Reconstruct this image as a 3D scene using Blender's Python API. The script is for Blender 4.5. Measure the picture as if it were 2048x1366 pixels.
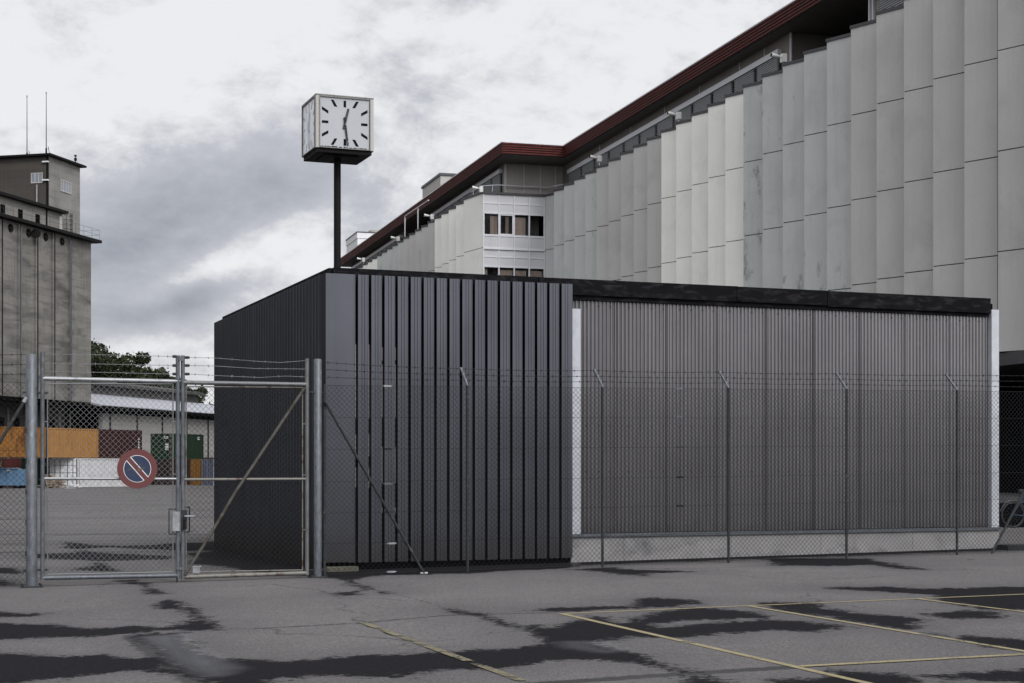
import bpy, math, random
import numpy as np
from mathutils import Vector
R = math.radians
random.seed(7); rng = np.random.default_rng(7)
for o in list(bpy.data.objects): bpy.data.objects.remove(o)
scene = bpy.context.scene
COL = scene.collection
# ------------------------------------------------------------------ camera
EYE = 1.685                                  # eye height above the tarmac
FP, CX, HZ = 3200.0, 1024.0, 935.0           # focal length, principal column, horizon row (px of the 2048 photo)
cam = bpy.data.cameras.new('camera'); camo = bpy.data.objects.new('camera', cam); COL.objects.link(camo)
camo.location = (0, 0, EYE); camo.rotation_euler = (R(90), 0, 0)
cam.sensor_width = 36; cam.lens = FP / 2048 * 36; cam.shift_y = (HZ - 683) / 2048
cam.clip_start = .1; cam.clip_end = 6000
scene.camera = camo
scene.render.engine = 'CYCLES'
# ------------------------------------------------------------------ light
SUN_AZ, SUN_EL = R(146), R(40)               # compass style: from +Y towards +X
sdir = Vector((math.sin(SUN_AZ) * math.cos(SUN_EL), math.cos(SUN_AZ) * math.cos(SUN_EL), math.sin(SUN_EL)))
sl = bpy.data.lights.new('sun', 'SUN'); so = bpy.data.objects.new('sun', sl); COL.objects.link(so)
sl.energy = 1.5; sl.angle = R(14); sl.color = (1, .965, .93)
so.rotation_euler = sdir.to_track_quat('Z', 'Y').to_euler(); so.location = (30, -20, 60)
vs = scene.view_settings
scene.display_settings.display_device = 'sRGB'
vs.view_transform = 'Standard'; vs.look = 'None'; vs.gamma = 1; vs.use_curve_mapping = False
vs.exposure = 0.0

class G:                                     # tiny node-graph helper
    def __init__(s, nt): s.nt = nt; s.n = nt.nodes; s.l = nt.links
    def add(s, t, ins=None, **kw):
        nd = s.n.new(t)
        for k, v in kw.items(): setattr(nd, k, v)
        for k, v in (ins or {}).items():
            if isinstance(v, bpy.types.NodeSocket): s.l.new(v, nd.inputs[k])
            elif isinstance(v, bpy.types.Node): s.l.new(v.outputs[0], nd.inputs[k])
            else: nd.inputs[k].default_value = v
        return nd
    def m(s, op, a, b=0.0, c=0.0, clamp=False):
        return s.add('ShaderNodeMath', {0: a, 1: b, 2: c}, operation=op, use_clamp=clamp).outputs[0]
    def mr(s, v, a, b, c=0.0, d=1.0, smooth=False):
        nd = s.add('ShaderNodeMapRange', {'Value': v, 'From Min': a, 'From Max': b, 'To Min': c, 'To Max': d})
        if smooth: nd.interpolation_type = 'SMOOTHSTEP'
        return nd.outputs[0]
    def mix(s, f, a, b, mode='MIX'):
        nd = s.n.new('ShaderNodeMix'); nd.data_type = 'RGBA'; nd.blend_type = mode
        for i, v in ((0, f), (6, a), (7, b)):
            if isinstance(v, bpy.types.NodeSocket): s.l.new(v, nd.inputs[i])
            elif i == 0: nd.inputs[0].default_value = v
            else: nd.inputs[i].default_value = (*v, 1) if len(v) == 3 else v
        return nd.outputs[2]
    def noise(s, vec, scale, detail=4, rough=.55, dist=0.0):
        return s.add('ShaderNodeTexNoise', {'Vector': vec, 'Scale': scale, 'Detail': detail, 'Roughness': rough, 'Distortion': dist}).outputs['Fac']
    def mapv(s, vec, scale=(1, 1, 1), rot=(0, 0, 0), loc=(0, 0, 0)):
        return s.add('ShaderNodeMapping', {'Vector': vec, 'Scale': scale, 'Rotation': rot, 'Location': loc}).outputs[0]

world = bpy.data.worlds.new('World'); scene.world = world; world.use_nodes = True
def build_world():
    nt = world.node_tree; nt.nodes.clear(); g = G(nt)
    sky = g.add('ShaderNodeTexSky'); sky.sky_type = 'NISHITA'; sky.sun_disc = False
    sky.sun_elevation = SUN_EL; sky.sun_rotation = SUN_AZ
    d = g.add('ShaderNodeTexCoord').outputs['Generated']
    xyz = g.add('ShaderNodeSeparateXYZ', {0: d})
    x, y, z = xyz.outputs
    az = g.m('ARCTAN2', x, y); el = g.m('ARCSINE', g.m('MINIMUM', g.m('MAXIMUM', z, -1), 1))
    # cloud layer: noise over direction, flattened towards the horizon
    zz = g.m('ADD', g.m('MAXIMUM', z, 0), .12)
    p = g.add('ShaderNodeCombineXYZ', {0: g.m('DIVIDE', x, zz), 1: g.m('DIVIDE', y, zz), 2: 0.0}).outputs[0]
    q = g.add('ShaderNodeCombineXYZ', {0: az, 1: g.m('MULTIPLY', el, 1.7), 2: .35}).outputs[0]
    n1 = g.noise(q, 8.0, 10, .60, .5); n2 = g.noise(g.mapv(q, (1, 1, 1), (0, 0, R(25))), 34.0, 9, .66, .15); n3 = g.noise(q, 3.2, 4, .5, .3)
    # large banks of cloud: azimuth, elevation, half widths (degrees), tilt, weight (dark positive)
    banks = [(-13.3, 8.2, 4.8, 1.6, 14, .82), (-9.0, 10.0, 4.0, 1.5, 18, .52), (-13.6, 5.25, 2.3, .55, 8, .70), (-11.2, 6.0, 1.2, .45, 10, .62), (-5.0, 8.0, 1.6, 1.1, 40, .40),
             (-10.6, 7.0, 3.2, .50, 27, -.40), (-7.5, 4.6, 2.2, .9, 0, .12), (-7.2, 7.6, 1.9, 1.5, 30, -.30), (-14, 14.5, 7, 2.8, 0, -.22), (-2, 14, 7, 3.2, 0, -.18),
             (-16.8, 6.2, 1.2, 1.8, 0, .30), (-12.5, 4.2, 3, .45, 6, -.22), (-9.5, 12.4, 2.4, .9, 0, .14), (-9, 5.0, 9, 2.6, 0, .34), (-6, 11, 9, 2.5, 0, .12), (2.0, 9.8, 2.0, 1.0, 30, .22), (-1.0, 8.6, 1.6, 1.2, 25, -.15)]
    tot = None
    for a0, e0, sa, se, tl, wt in banks:
        da = g.m('SUBTRACT', az, R(a0)); de = g.m('SUBTRACT', el, R(e0)); c_, s_ = math.cos(R(tl)), math.sin(R(tl))
        p1 = g.m('ADD', g.m('MULTIPLY', da, c_ / R(sa)), g.m('MULTIPLY', de, s_ / R(sa))); p2 = g.m('SUBTRACT', g.m('MULTIPLY', de, c_ / R(se)), g.m('MULTIPLY', da, s_ / R(se)))
        ex = g.m('ADD', g.m('MULTIPLY', p1, p1), g.m('MULTIPLY', p2, p2))
        b = g.m('MULTIPLY', g.m('EXPONENT', g.m('MULTIPLY', ex, -1)), wt)
        tot = b if tot is None else g.m('ADD', tot, b)
    f = g.m('ADD', g.m('ADD', g.m('MULTIPLY', g.m('SUBTRACT', n1, .5), 2.3), g.m('MULTIPLY', g.m('SUBTRACT', n2, .5), 1.05)), g.m('MULTIPLY', g.m('SUBTRACT', n3, .5), .6))
    dark = g.m('ADD', g.m('ADD', g.m('MULTIPLY', tot, 1.15), f), .10)
    cl = g.mix(g.mr(dark, -.10, .55, 0, 1, True), (.87, .87, .885), (.56, .57, .615))
    cl = g.mix(g.mr(dark, .35, 1.9, 0, 1), cl, (.24, .262, .31))
    # overcast brightening to the zenith and round the veiled sun (both outside the picture)
    zen = g.mr(el, R(17), R(70), 1.0, 1.4, True)
    dt = g.add('ShaderNodeVectorMath', {0: d, 1: tuple(sdir)}, operation='DOT_PRODUCT').outputs['Value']
    glow = g.m('ADD', 1.0, g.m('MULTIPLY', g.m('POWER', g.m('MAXIMUM', dt, 0), 4), 2.8))
    behind = g.mr(y, -.6, .35, .62, 1.0, True)
    k = g.m('MULTIPLY', g.m('MULTIPLY', zen, glow), 1.0)
    cl = g.mix(1.0, cl, g.add('ShaderNodeCombineXYZ', {0: k, 1: k, 2: k}).outputs[0], 'MULTIPLY')
    clear = g.mix(1.0, sky.outputs[0], (.10, .10, .10), 'MULTIPLY')
    col = g.mix(.95, clear, cl)
    col = g.mix(g.mr(z, -.02, .0), (.10, .10, .10), col)
    bg = g.add('ShaderNodeBackground', {'Color': col, 'Strength': 1.0})
    g.add('ShaderNodeOutputWorld', {'Surface': bg})
build_world()

# ------------------------------------------------------------------ materials
def surf(name, col, rough=.6, metal=0.0, var=.12, vscale=3.0, col2=None, c2scale=1.0, c2lo=.5, c2hi=.7, c2stretch=(1, 1, 1), bump=0.0, bscale=40.0,
         fine=0.0, fscale=60.0, streak=0.0, board=0.0, spec=.5, rvar=0.1, stain=None):
    m = bpy.data.materials.new(name); m.use_nodes = True
    nt = m.node_tree; nt.nodes.clear(); g = G(nt)
    pos = g.add('ShaderNodeNewGeometry').outputs['Position']
    n = g.noise(pos, vscale, 5)
    c = g.mix(g.mr(n, .3, .7), tuple(v * (1 - var) for v in col), tuple(min(1, v * (1 + var)) for v in col))
    if col2 is not None:
        n2 = g.noise(g.mapv(pos, c2stretch), c2scale, 7, .62, .4)
        c = g.mix(g.mr(n2, c2lo, c2hi), c, col2)
    if stain:
        zz = g.add('ShaderNodeSeparateXYZ', {0: pos}).outputs[2]
        s1 = g.noise(g.mapv(pos, (1, 1, .45)), 1.7, 8, .72); s2 = g.noise(g.mapv(pos, (1, 1, .2)), .22, 2)
        v = g.m('ADD', s1, g.m('ADD', g.mr(zz, 14, 4, -.16, .05), g.mr(s2, .4, .6, -.07, .07)))
        c = g.mix(g.mr(v, .475, .56, 0, .8), c, stain)
    if streak:
        n3 = g.noise(g.mapv(pos, (1, 1, .05)), 5.0, 5, .6)
        c = g.mix(g.mr(n3, .5, .75, 0, streak), c, tuple(v * .35 for v in col))
    if board:
        w = g.add('ShaderNodeSeparateXYZ', {0: pos}).outputs[2]
        bz = g.m('FRACT', g.m('MULTIPLY', w, 1 / board))
        id_ = g.m('FLOOR', g.m('MULTIPLY', w, 1 / board))
        nb = g.add('ShaderNodeTexWhiteNoise', {'W': id_}, noise_dimensions='1D').outputs[0]
        c = g.mix(g.mr(nb, 0, 1, 0, .35), c, tuple(v * .55 for v in col))
        c = g.mix(g.mr(bz, 0, .07, .6, 0), c, tuple(v * .3 for v in col))
    if fine:
        nf = g.noise(pos, fscale, 2, .7)
        c = g.mix(g.mr(nf, .35, .7, 0, fine), c, tuple(v * .4 for v in col))
    b = g.add('ShaderNodeBsdfPrincipled', {'Base Color': c, 'Metallic': metal, 'Roughness': g.mr(n, .3, .7, max(.03, rough - rvar), min(1, rough + rvar)), 'Specular IOR Level': spec})
    if bump:
        nb = g.noise(pos, bscale, 4, .6)
        g.l.new(g.add('ShaderNodeBump', {'Height': nb, 'Strength': bump, 'Distance': .02}).outputs[0], b.inputs['Normal'])
    g.add('ShaderNodeOutputMaterial', {'Surface': b})
    return m
M = {}
M['anthracite'] = surf('anthracite_coated_sheet', (.072, .074, .086), .42, .0, .05, .8, spec=.16, rvar=.05, bump=.03, bscale=2.0)
M['corrugated'] = surf('grey_corrugated_sheet', (.135, .128, .132), .42, .2, .08, .9, col2=(.14, .135, .14), c2scale=.5, streak=.25)
def flake(name, dif, glo, rough, f, var=.06, vscale=.8, streak=0.0):
    m = bpy.data.materials.new(name); m.use_nodes = True; nt = m.node_tree; nt.nodes.clear(); g = G(nt)
    pos = g.add('ShaderNodeNewGeometry').outputs['Position']; n = g.noise(pos, vscale, 5)
    n3 = g.noise(g.mapv(pos, (1, 1, .05)), 5.0, 5, .6); st = g.mr(n3, .45, .75, 0, streak)
    zz = g.add('ShaderNodeSeparateXYZ', {0: pos}).outputs[2]; dn = g.noise(g.mapv(pos, (1, 1, .6)), 7.0, 6, .7)
    dirt = g.m('MULTIPLY', g.mr(g.m('ADD', zz, g.m('MULTIPLY', dn, -.55)), .45, -.15), .6, 0, True)
    def tone(c): return g.mix(dirt, tone0(c), (.045, .041, .036))
    def tone0(c): return g.mix(st, g.mix(g.mr(n, .3, .7), tuple(v * (1 - var) for v in c), tuple(v * (1 + var) for v in c)), tuple(v * .4 for v in c))
    nb = g.add('ShaderNodeBump', {'Height': g.noise(pos, 2.0, 3), 'Strength': .03, 'Distance': .02}).outputs[0]
    a = g.add('ShaderNodeBsdfDiffuse', {'Color': tone(dif), 'Normal': nb}); b = g.add('ShaderNodeBsdfAnisotropic', {'Color': tone(glo), 'Roughness': rough, 'Normal': nb})
    g.add('ShaderNodeOutputMaterial', {'Surface': g.add('ShaderNodeMixShader', {0: f, 1: a.outputs[0], 2: b.outputs[0]})})
    return m
M['anthracite'] = flake('grey_metallic_flake_coating', (.0125, .013, .015), (.155, .160, .184), .33, .5, .10, .8, .22)
M['corrugated'] = flake('grey_corrugated_metallic_sheet', (.044, .042, .0435), (.50, .488, .50), .28, .42, .08, .9, .25)
M['galv_white'] = surf('pale_zinc_flashing', (.37, .385, .415), .55, .0, .10, 5, col2=(.25, .262, .285), c2scale=3, c2lo=.55, c2hi=.8)
M['galv'] = surf('galvanised_steel', (.075, .083, .094), .5, .25, .25, 9, col2=(.13, .142, .158), c2scale=26, c2lo=.5, c2hi=.72, c2stretch=(1, 1, .35))
M['galv_dark'] = surf('weathered_steel_tube', (.026, .028, .030), .6, .0, .25, 8, spec=.12, col2=(.075, .08, .084), c2scale=14, c2lo=.55, c2hi=.75)
M['wire'] = surf('galvanised_wire', (.14, .145, .15), .5, .4, .15, 4)
M['wire_dark'] = surf('dull_wire', (.020, .021, .023), .8, .0, .15, 4, spec=.05)
M['galv_bright'] = surf('bright_galvanised_tube', (.24, .247, .258), .4, .4, .2, 8, col2=(.09, .092, .097), c2scale=7, c2lo=.5, c2hi=.8)
M['rusty'] = surf('rusty_painted_tube', (.14, .134, .122), .6, .2, .2, 6, col2=(.055, .03, .019), c2scale=5, c2lo=.53, c2hi=.64)
M['rustpatch'] = surf('galvanised_with_rust', (.11, .113, .117), .5, .3, .2, 6, col2=(.060, .034, .022), c2scale=4, c2lo=.60, c2hi=.70)
M['olivetube'] = surf('stained_olive_tube', (.058, .056, .050), .6, .2, .2, 6, col2=(.030, .024, .017), c2scale=6, c2lo=.46, c2hi=.62)
M['bitumen'] = surf('black_bitumen_fascia', (.006, .006, .007), .75, 0, .3, 3, col2=(.032, .032, .036), c2scale=3.0, c2lo=.50, c2hi=.80, c2stretch=(1, 1, 3), spec=.04)
M['black'] = surf('black_steel', (.006, .006, .0065), .65, 0, .3, 5, spec=.12)
M['void'] = surf('dark_interior', (.004, .004, .0045), .95, 0, .2, 2, spec=.03)
M['plinth'] = surf('stained_concrete_plinth', (.25, .245, .245), .85, 0, .15, 2.5, col2=(.10, .10, .105), c2scale=1.3, c2lo=.52, c2hi=.75, c2stretch=(1, 1, 1.6), fine=.25, fscale=30, bump=.3)
M['mossy'] = surf('mossy_concrete', (.11, .105, .08), .95, 0, .3, 8, col2=(.04, .04, .03), c2scale=6, bump=.6)
M['silo'] = surf('weathered_silo_concrete', (.168, .161, .147), .9, 0, .18, .35, col2=(.062, .06, .054), c2scale=.22, c2lo=.45, c2hi=.66, c2stretch=(1, 1, 3.5), streak=.5, board=.8, bump=.2, bscale=3)
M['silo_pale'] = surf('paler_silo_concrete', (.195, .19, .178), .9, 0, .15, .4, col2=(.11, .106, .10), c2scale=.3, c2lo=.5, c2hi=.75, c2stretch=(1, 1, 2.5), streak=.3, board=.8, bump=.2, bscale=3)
M['silo_dark'] = surf('dark_concrete', (.05, .045, .038), .95, 0, .25, .4, col2=(.05, .045, .04), c2scale=.3, streak=.35, board=.9)  # darker concrete for the tower side, window bars and ground floor
M['block'] = surf('pale_concrete_block', (.235, .227, .214), .9, 0, .12, .6, col2=(.24, .23, .21), c2scale=.5, c2lo=.5, c2hi=.8, board=.95, streak=.2)
M['metalroof'] = surf('pale_metal_roof', (.27, .277, .305), .6, .0, .06, .3)
M['darkroof'] = surf('old_dark_roof', (.035, .034, .033), .9, 0, .3, .5, col2=(.1, .1, .095), c2scale=.7, c2lo=.58, c2hi=.8)
M['panel_grey'] = surf('warm_grey_concrete_panel', (.445, .436, .425), .75, 0, .06, .5, col2=(.34, .333, .326), c2scale=.45, c2lo=.52, c2hi=.85, fine=.10, fscale=14, streak=.10)
M['panel_green'] = surf('greenish_concrete_panel', (.45, .466, .455), .75, 0, .06, .5, col2=(.36, .375, .37), c2scale=.6, c2lo=.5, c2hi=.8, stain=(.20, .206, .198), fine=.10, fscale=14, streak=.12)
M['panel_cream'] = surf('cream_concrete_panel', (.77, .765, .725), .75, 0, .05, .5, col2=(.58, .575, .54), c2scale=.4, c2lo=.55, c2hi=.85, fine=.08, fscale=14, streak=.08)
M['coping'] = surf('dark_coping', (.045, .045, .05), .5, .2, .2, 3)
M['red'] = surf('red_cladding_board', (.082, .020, .017), .7, 0, .2, 1.2, spec=.12, col2=(.045, .010, .009), c2scale=2.5, c2lo=.5, c2hi=.8)
M['soffit'] = surf('brown_soffit', (.09, .083, .072), .8, 0, .15, 1)
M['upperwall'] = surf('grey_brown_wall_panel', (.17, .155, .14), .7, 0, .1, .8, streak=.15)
M['upperwall_lit'] = surf('grey_wall_panel_lit', (.36, .34, .32), .7, 0, .08, .8, streak=.2)  # lit copy of the upper wall panel, front light put into the colour
M['alu'] = surf('pale_aluminium_frame', (.53, .54, .57), .5, .0, .05, 2)
M['spandrel'] = surf('pale_spandrel_panel', (.47, .475, .495), .35, 0, .04, 1)
M['blind'] = surf('pale_blind_slat', (.36, .37, .38), .5, .1, .08, 2)
M['curtain'] = surf('beige_curtain', (.80, .62, .50), .9, 0, .1, 6, streak=.5)
M['roofbox'] = surf('grey_roof_housing', (.36, .35, .33), .7, 0, .06, 1, streak=.1)
M['roofwhite'] = surf('white_roof_housing', (.62, .625, .63), .6, 0, .05, 1)
M['camera_white'] = surf('white_camera_housing', (.60, .60, .58), .45, 0, .08, 6)
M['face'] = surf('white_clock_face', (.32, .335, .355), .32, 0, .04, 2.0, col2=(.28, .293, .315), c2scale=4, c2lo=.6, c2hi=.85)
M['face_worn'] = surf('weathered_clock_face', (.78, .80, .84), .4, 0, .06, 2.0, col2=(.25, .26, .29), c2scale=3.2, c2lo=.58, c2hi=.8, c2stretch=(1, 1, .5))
M['clock_frame'] = surf('worn_clock_frame', (.16, .155, .15), .5, .3, .15, 6, col2=(.08, .05, .04), c2scale=9, c2lo=.58, c2hi=.7)
M['mark'] = surf('black_mark', (.006, .006, .007), .8, 0, .1, 5, spec=.05)
M['mark_faded'] = surf('faded_mark', (.46, .475, .52), .6, 0, .25, 5)
M['hand'] = surf('grey_clock_hand', (.05, .053, .057), .7, .0, .2, 9, spec=.1)
M['hand_dark'] = surf('flaking_clock_hand', (.02, .021, .024), .7, .0, .2, 9, spec=.1, col2=(.35, .36, .37), c2scale=26, c2lo=.55, c2hi=.62)
M['signred'] = surf('faded_red_sign', (.085, .0155, .0165), .6, 0, .08, 5, col2=(.10, .02, .02), c2scale=7, c2lo=.6, c2hi=.9)
M['signblue'] = surf('faded_blue_sign', (.003, .013, .046), .6, 0, .08, 5)
M['signwhite'] = surf('white_sign_edge', (.62, .62, .64), .4, 0, .05, 5)
M['scratch'] = surf('dirt_scratch', (.09, .07, .05), .8, 0, .2, 20)
def paint(n, c, rust=(.05, .025, .015), lo=.56, hi=.72): return surf(n, c, .7, 0, .10, 1.5, spec=.15, col2=rust, c2scale=1.6, c2lo=lo, c2hi=hi, c2stretch=(1, 1, .4), streak=.25)
M['c_orange'] = paint('orange_container_paint', (.30, .15, .045), (.20, .10, .03))
M['c_orange_dirty'] = paint('rust_streaked_orange_paint', (.24, .11, .03), (.09, .04, .015), .46, .64)
M['c_maroon'] = paint('maroon_container_paint', (.030, .0095, .0088))
M['c_red'] = paint('dull_red_container_paint', (.075, .018, .016))
M['c_green'] = paint('green_container_paint', (.008, .024, .0095), (.02, .03, .015))
M['c_dgreen'] = paint('dark_green_container_paint', (.010, .030, .022))
M['c_white'] = paint('white_container_paint', (.50, .50, .515), (.40, .33, .28), .60, .9)
M['c_grey'] = paint('light_grey_container_paint', (.60, .61, .63), (.18, .17, .16), .58, .85)
M['c_blue'] = paint('grey_blue_container_paint', (.20, .22, .29), (.08, .08, .10))
M['c_dark'] = paint('brown_black_container_paint', (.022, .014, .013))
M['skip'] = paint('light_blue_skip_paint', (.11, .20, .31), (.05, .05, .06), .58, .7)
M['rustline'] = surf('rusty_edge', (.07, .035, .02), .8, 0, .3, 3)
M['decal'] = surf('worn_white_lettering', (.50, .52, .50), .6, 0, .2, 2, col2=(.03, .07, .035), c2scale=5, c2lo=.52, c2hi=.58)
M['timber'] = surf('scrap_timber', (.26, .20, .14), .9, 0, .35, 3, col2=(.09, .065, .045), c2scale=3)
M['timber_pale'] = surf('pale_timber', (.50, .40, .28), .8, 0, .2, 2)
M['winglass_pale'] = surf('pale_reflecting_glass', (.17, .185, .22), .2, 0, .1, 1)
M['bark'] = surf('bark', (.06, .05, .04), .9, 0, .3, 4)
M['tyre'] = surf('bicycle_tyre', (.012, .012, .013), .8)
M['chrome'] = surf('bicycle_chrome', (.05, .055, .06), .35, .5, .05)
M['bikeblue'] = surf('blue_bicycle_paint', (.006, .02, .045), .35, .1, .1)
M['roofing'] = surf('grey_roofing_felt', (.06, .06, .062), .9, 0, .2, 1)
M['slab'] = surf('yard_slab', (.10, .098, .098), .9, 0, .2, .5)

def leafmat(name, c):
    m = bpy.data.materials.new(name); m.use_nodes = True; nt = m.node_tree; nt.nodes.clear(); g = G(nt)
    pos = g.add('ShaderNodeNewGeometry').outputs['Position']
    n = g.noise(pos, .5, 4); n2 = g.noise(pos, 4, 2)
    col = g.mix(g.mr(n, .35, .65), tuple(v * .6 for v in c), tuple(v * 1.4 for v in c)); col = g.mix(g.mr(n2, .4, .7, 0, .4), col, (c[0] * 1.9, c[1] * 1.6, c[2]))
    b = g.add('ShaderNodeBsdfPrincipled', {'Base Color': col, 'Roughness': .6, 'Specular IOR Level': .3})
    t = g.add('ShaderNodeBsdfTranslucent', {'Color': col})
    g.add('ShaderNodeOutputMaterial', {'Surface': g.add('ShaderNodeMixShader', {0: .18, 1: b.outputs[0], 2: t.outputs[0]})})
    return m
M['leaf'] = leafmat('dark_foliage', (.021, .030, .012)); M['leaf2'] = leafmat('mid_foliage', (.027, .038, .014))

def glassmat():
    m = bpy.data.materials.new('window_glass'); m.use_nodes = True; nt = m.node_tree; nt.nodes.clear(); g = G(nt)
    t = g.add('ShaderNodeBsdfTransparent', {'Color': (.86, .88, .9, 1)}); gl = g.add('ShaderNodeBsdfGlossy', {'Color': (.9, .92, .95, 1), 'Roughness': .03})
    f = g.add('ShaderNodeFresnel', {'IOR': 1.5})
    g.add('ShaderNodeOutputMaterial', {'Surface': g.add('ShaderNodeMixShader', {0: f.outputs[0], 1: t.outputs[0], 2: gl.outputs[0]})})
    return m
M['glass'] = glassmat()

def asphalt():
    m = bpy.data.materials.new('wet_and_shade_patched_asphalt'); m.use_nodes = True; nt = m.node_tree; nt.nodes.clear(); g = G(nt)
    pos = g.add('ShaderNodeNewGeometry').outputs['Position']
    big = g.noise(pos, .22, 5); mid = g.noise(pos, 1.6, 6, .65); grain = g.noise(pos, 42, 3, .75); grain2 = g.noise(pos, 130, 2, .7)
    dry = g.mix(g.mr(big, .3, .7), (.080, .0775, .0782), (.120, .116, .1165))
    dry = g.mix(g.mr(mid, .45, .72, 0, .38), dry, (.080, .077, .079))
    dry = g.mix(g.mr(grain, .40, .66, 0, .65), dry, (.046, .0445, .046))
    speck = g.noise(g.mapv(pos, (1, .6, 1)), 30, 4, .8)
    dry = g.mix(g.mr(speck, .46, .66, 0, .40), dry, (.050, .048, .050)); dry = g.mix(g.mr(speck, .50, .30, 0, .30), dry, (.215, .206, .206))
    dry = g.mix(g.mr(grain2, .55, .70, 0, .7), dry, (.30, .29, .285))
    vor = g.add('ShaderNodeTexVoronoi', {'Vector': g.add('ShaderNodeVectorMath', {0: pos, 1: g.add('ShaderNodeVectorMath', {0: g.add('ShaderNodeTexNoise', {'Vector': pos, 'Scale': 1.1, 'Detail': 5}).outputs['Color'], 1: (1.1, 1.1, 0)}, operation='MULTIPLY').outputs[0]}, operation='ADD').outputs[0], 'Scale': .19}, feature='DISTANCE_TO_EDGE').outputs['Distance']
    dry = g.mix(g.m('MULTIPLY', g.mr(vor, .0, .0045, .8, 0), g.mr(big, .42, .58)), dry, (.028, .027, .028))
    spots = g.noise(g.mapv(pos, (1, .6, 1)), 3.2, 5, .6); dry = g.mix(g.mr(spots, .70, .735, 0, .85), dry, (.03, .029, .03))
    # worn bands across the far yard
    yb = g.mapv(pos, (.015, .55, 0), (0, 0, R(-20)))
    bands = g.noise(yb, 1.6, 5, .6)
    yy = g.add('ShaderNodeSeparateXYZ', {0: pos}).outputs[1]
    dry = g.mix(g.m('MULTIPLY', g.mr(bands, .56, .64), g.mr(yy, 24, 34, 0, .55)), dry, (.045, .044, .046))
    wet = g.add('ShaderNodeAttribute', attribute_name='wet').outputs['Fac']
    seam = g.add('ShaderNodeAttribute', attribute_name='seam').outputs['Fac']
    pud = g.add('ShaderNodeAttribute', attribute_name='puddle').outputs['Fac']
    st = g.mapv(pos, (1, .55, 1), (0, 0, R(-21)))
    e1 = g.noise(st, 2.2, 7, .65); e2 = g.noise(pos, 11, 4, .7)
    w = g.m('ADD', wet, g.m('ADD', g.mr(e1, .2, .8, -.20, .20), g.mr(e2, .25, .75, -.18, .18)))
    wf = g.mr(w, -.11, .09, 0, 1, True)
    sf = g.mr(g.m('ADD', seam, g.mr(e2, .25, .75, -.05, .05)), -.02, .03, 0, .9)
    hal = g.mr(w, -.9, .0, 0, .42)
    c = g.mix(sf, dry, (.036, .036, .038))
    c = g.mix(hal, c, (.06, .058, .06))
    wet_and_shade_c = g.mix(g.mr(grain, .4, .7), (.015, .0145, .0165), (.0065, .0062, .007))
    c = g.mix(wf, c, wet_and_shade_c)
    pf = g.mr(g.m('ADD', pud, g.mr(e1, .2, .8, -.10, .10)), -.22, .30, 0, 1, True)
    b = g.add('ShaderNodeBsdfDiffuse', {'Color': c, 'Roughness': .4})
    gl = g.add('ShaderNodeBsdfAnisotropic', {'Color': (.95, .96, 1, 1), 'Roughness': g.m('MULTIPLY_ADD', pf, -.36, .46)})
    fr = g.add('ShaderNodeFresnel', {'IOR': 1.38}).outputs[0]
    bs = g.m('MULTIPLY', g.m('MULTIPLY_ADD', wf, -.25, .5), g.m('MULTIPLY_ADD', pf, -.95, 1.0))
    bn = g.add('ShaderNodeBump', {'Height': grain, 'Strength': bs, 'Distance': .012}).outputs[0]
    g.l.new(bn, b.inputs['Normal']); g.l.new(bn, gl.inputs['Normal'])
    fac = g.m('MULTIPLY', fr, g.m('ADD', g.m('MULTIPLY', pf, .62), g.m('MULTIPLY', wf, .012)))
    g.add('ShaderNodeOutputMaterial', {'Surface': g.add('ShaderNodeMixShader', {0: fac, 1: b.outputs[0], 2: gl.outputs[0]})})
    return m
M['asphalt'] = asphalt()
def yellowpaint(name, cov, ca=(.235, .198, .105), cb=(.145, .123, .072)):
    m = bpy.data.materials.new(name); m.use_nodes = True; nt = m.node_tree; nt.nodes.clear(); g = G(nt)
    pos = g.add('ShaderNodeNewGeometry').outputs['Position']
    n = g.noise(pos, 2.2, 6, .65); n2 = g.noise(pos, 24, 4, .75)
    f = g.mr(g.m('ADD', n, g.m('MULTIPLY', n2, .6)), cov - .06, cov + .06)
    c = g.mix(g.mr(n2, .35, .65), ca, cb)
    b = g.add('ShaderNodeBsdfPrincipled', {'Base Color': c, 'Roughness': .8})
    t = g.add('ShaderNodeBsdfTransparent')
    g.add('ShaderNodeOutputMaterial', {'Surface': g.add('ShaderNodeMixShader', {0: f, 1: t.outputs[0], 2: b.outputs[0]})})
    return m
M['yellow'] = yellowpaint('worn_yellow_paint', .66); M['yellow_faded'] = yellowpaint('almost_gone_yellow_paint', .79, (.17, .145, .080), (.075, .068, .046))

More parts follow.
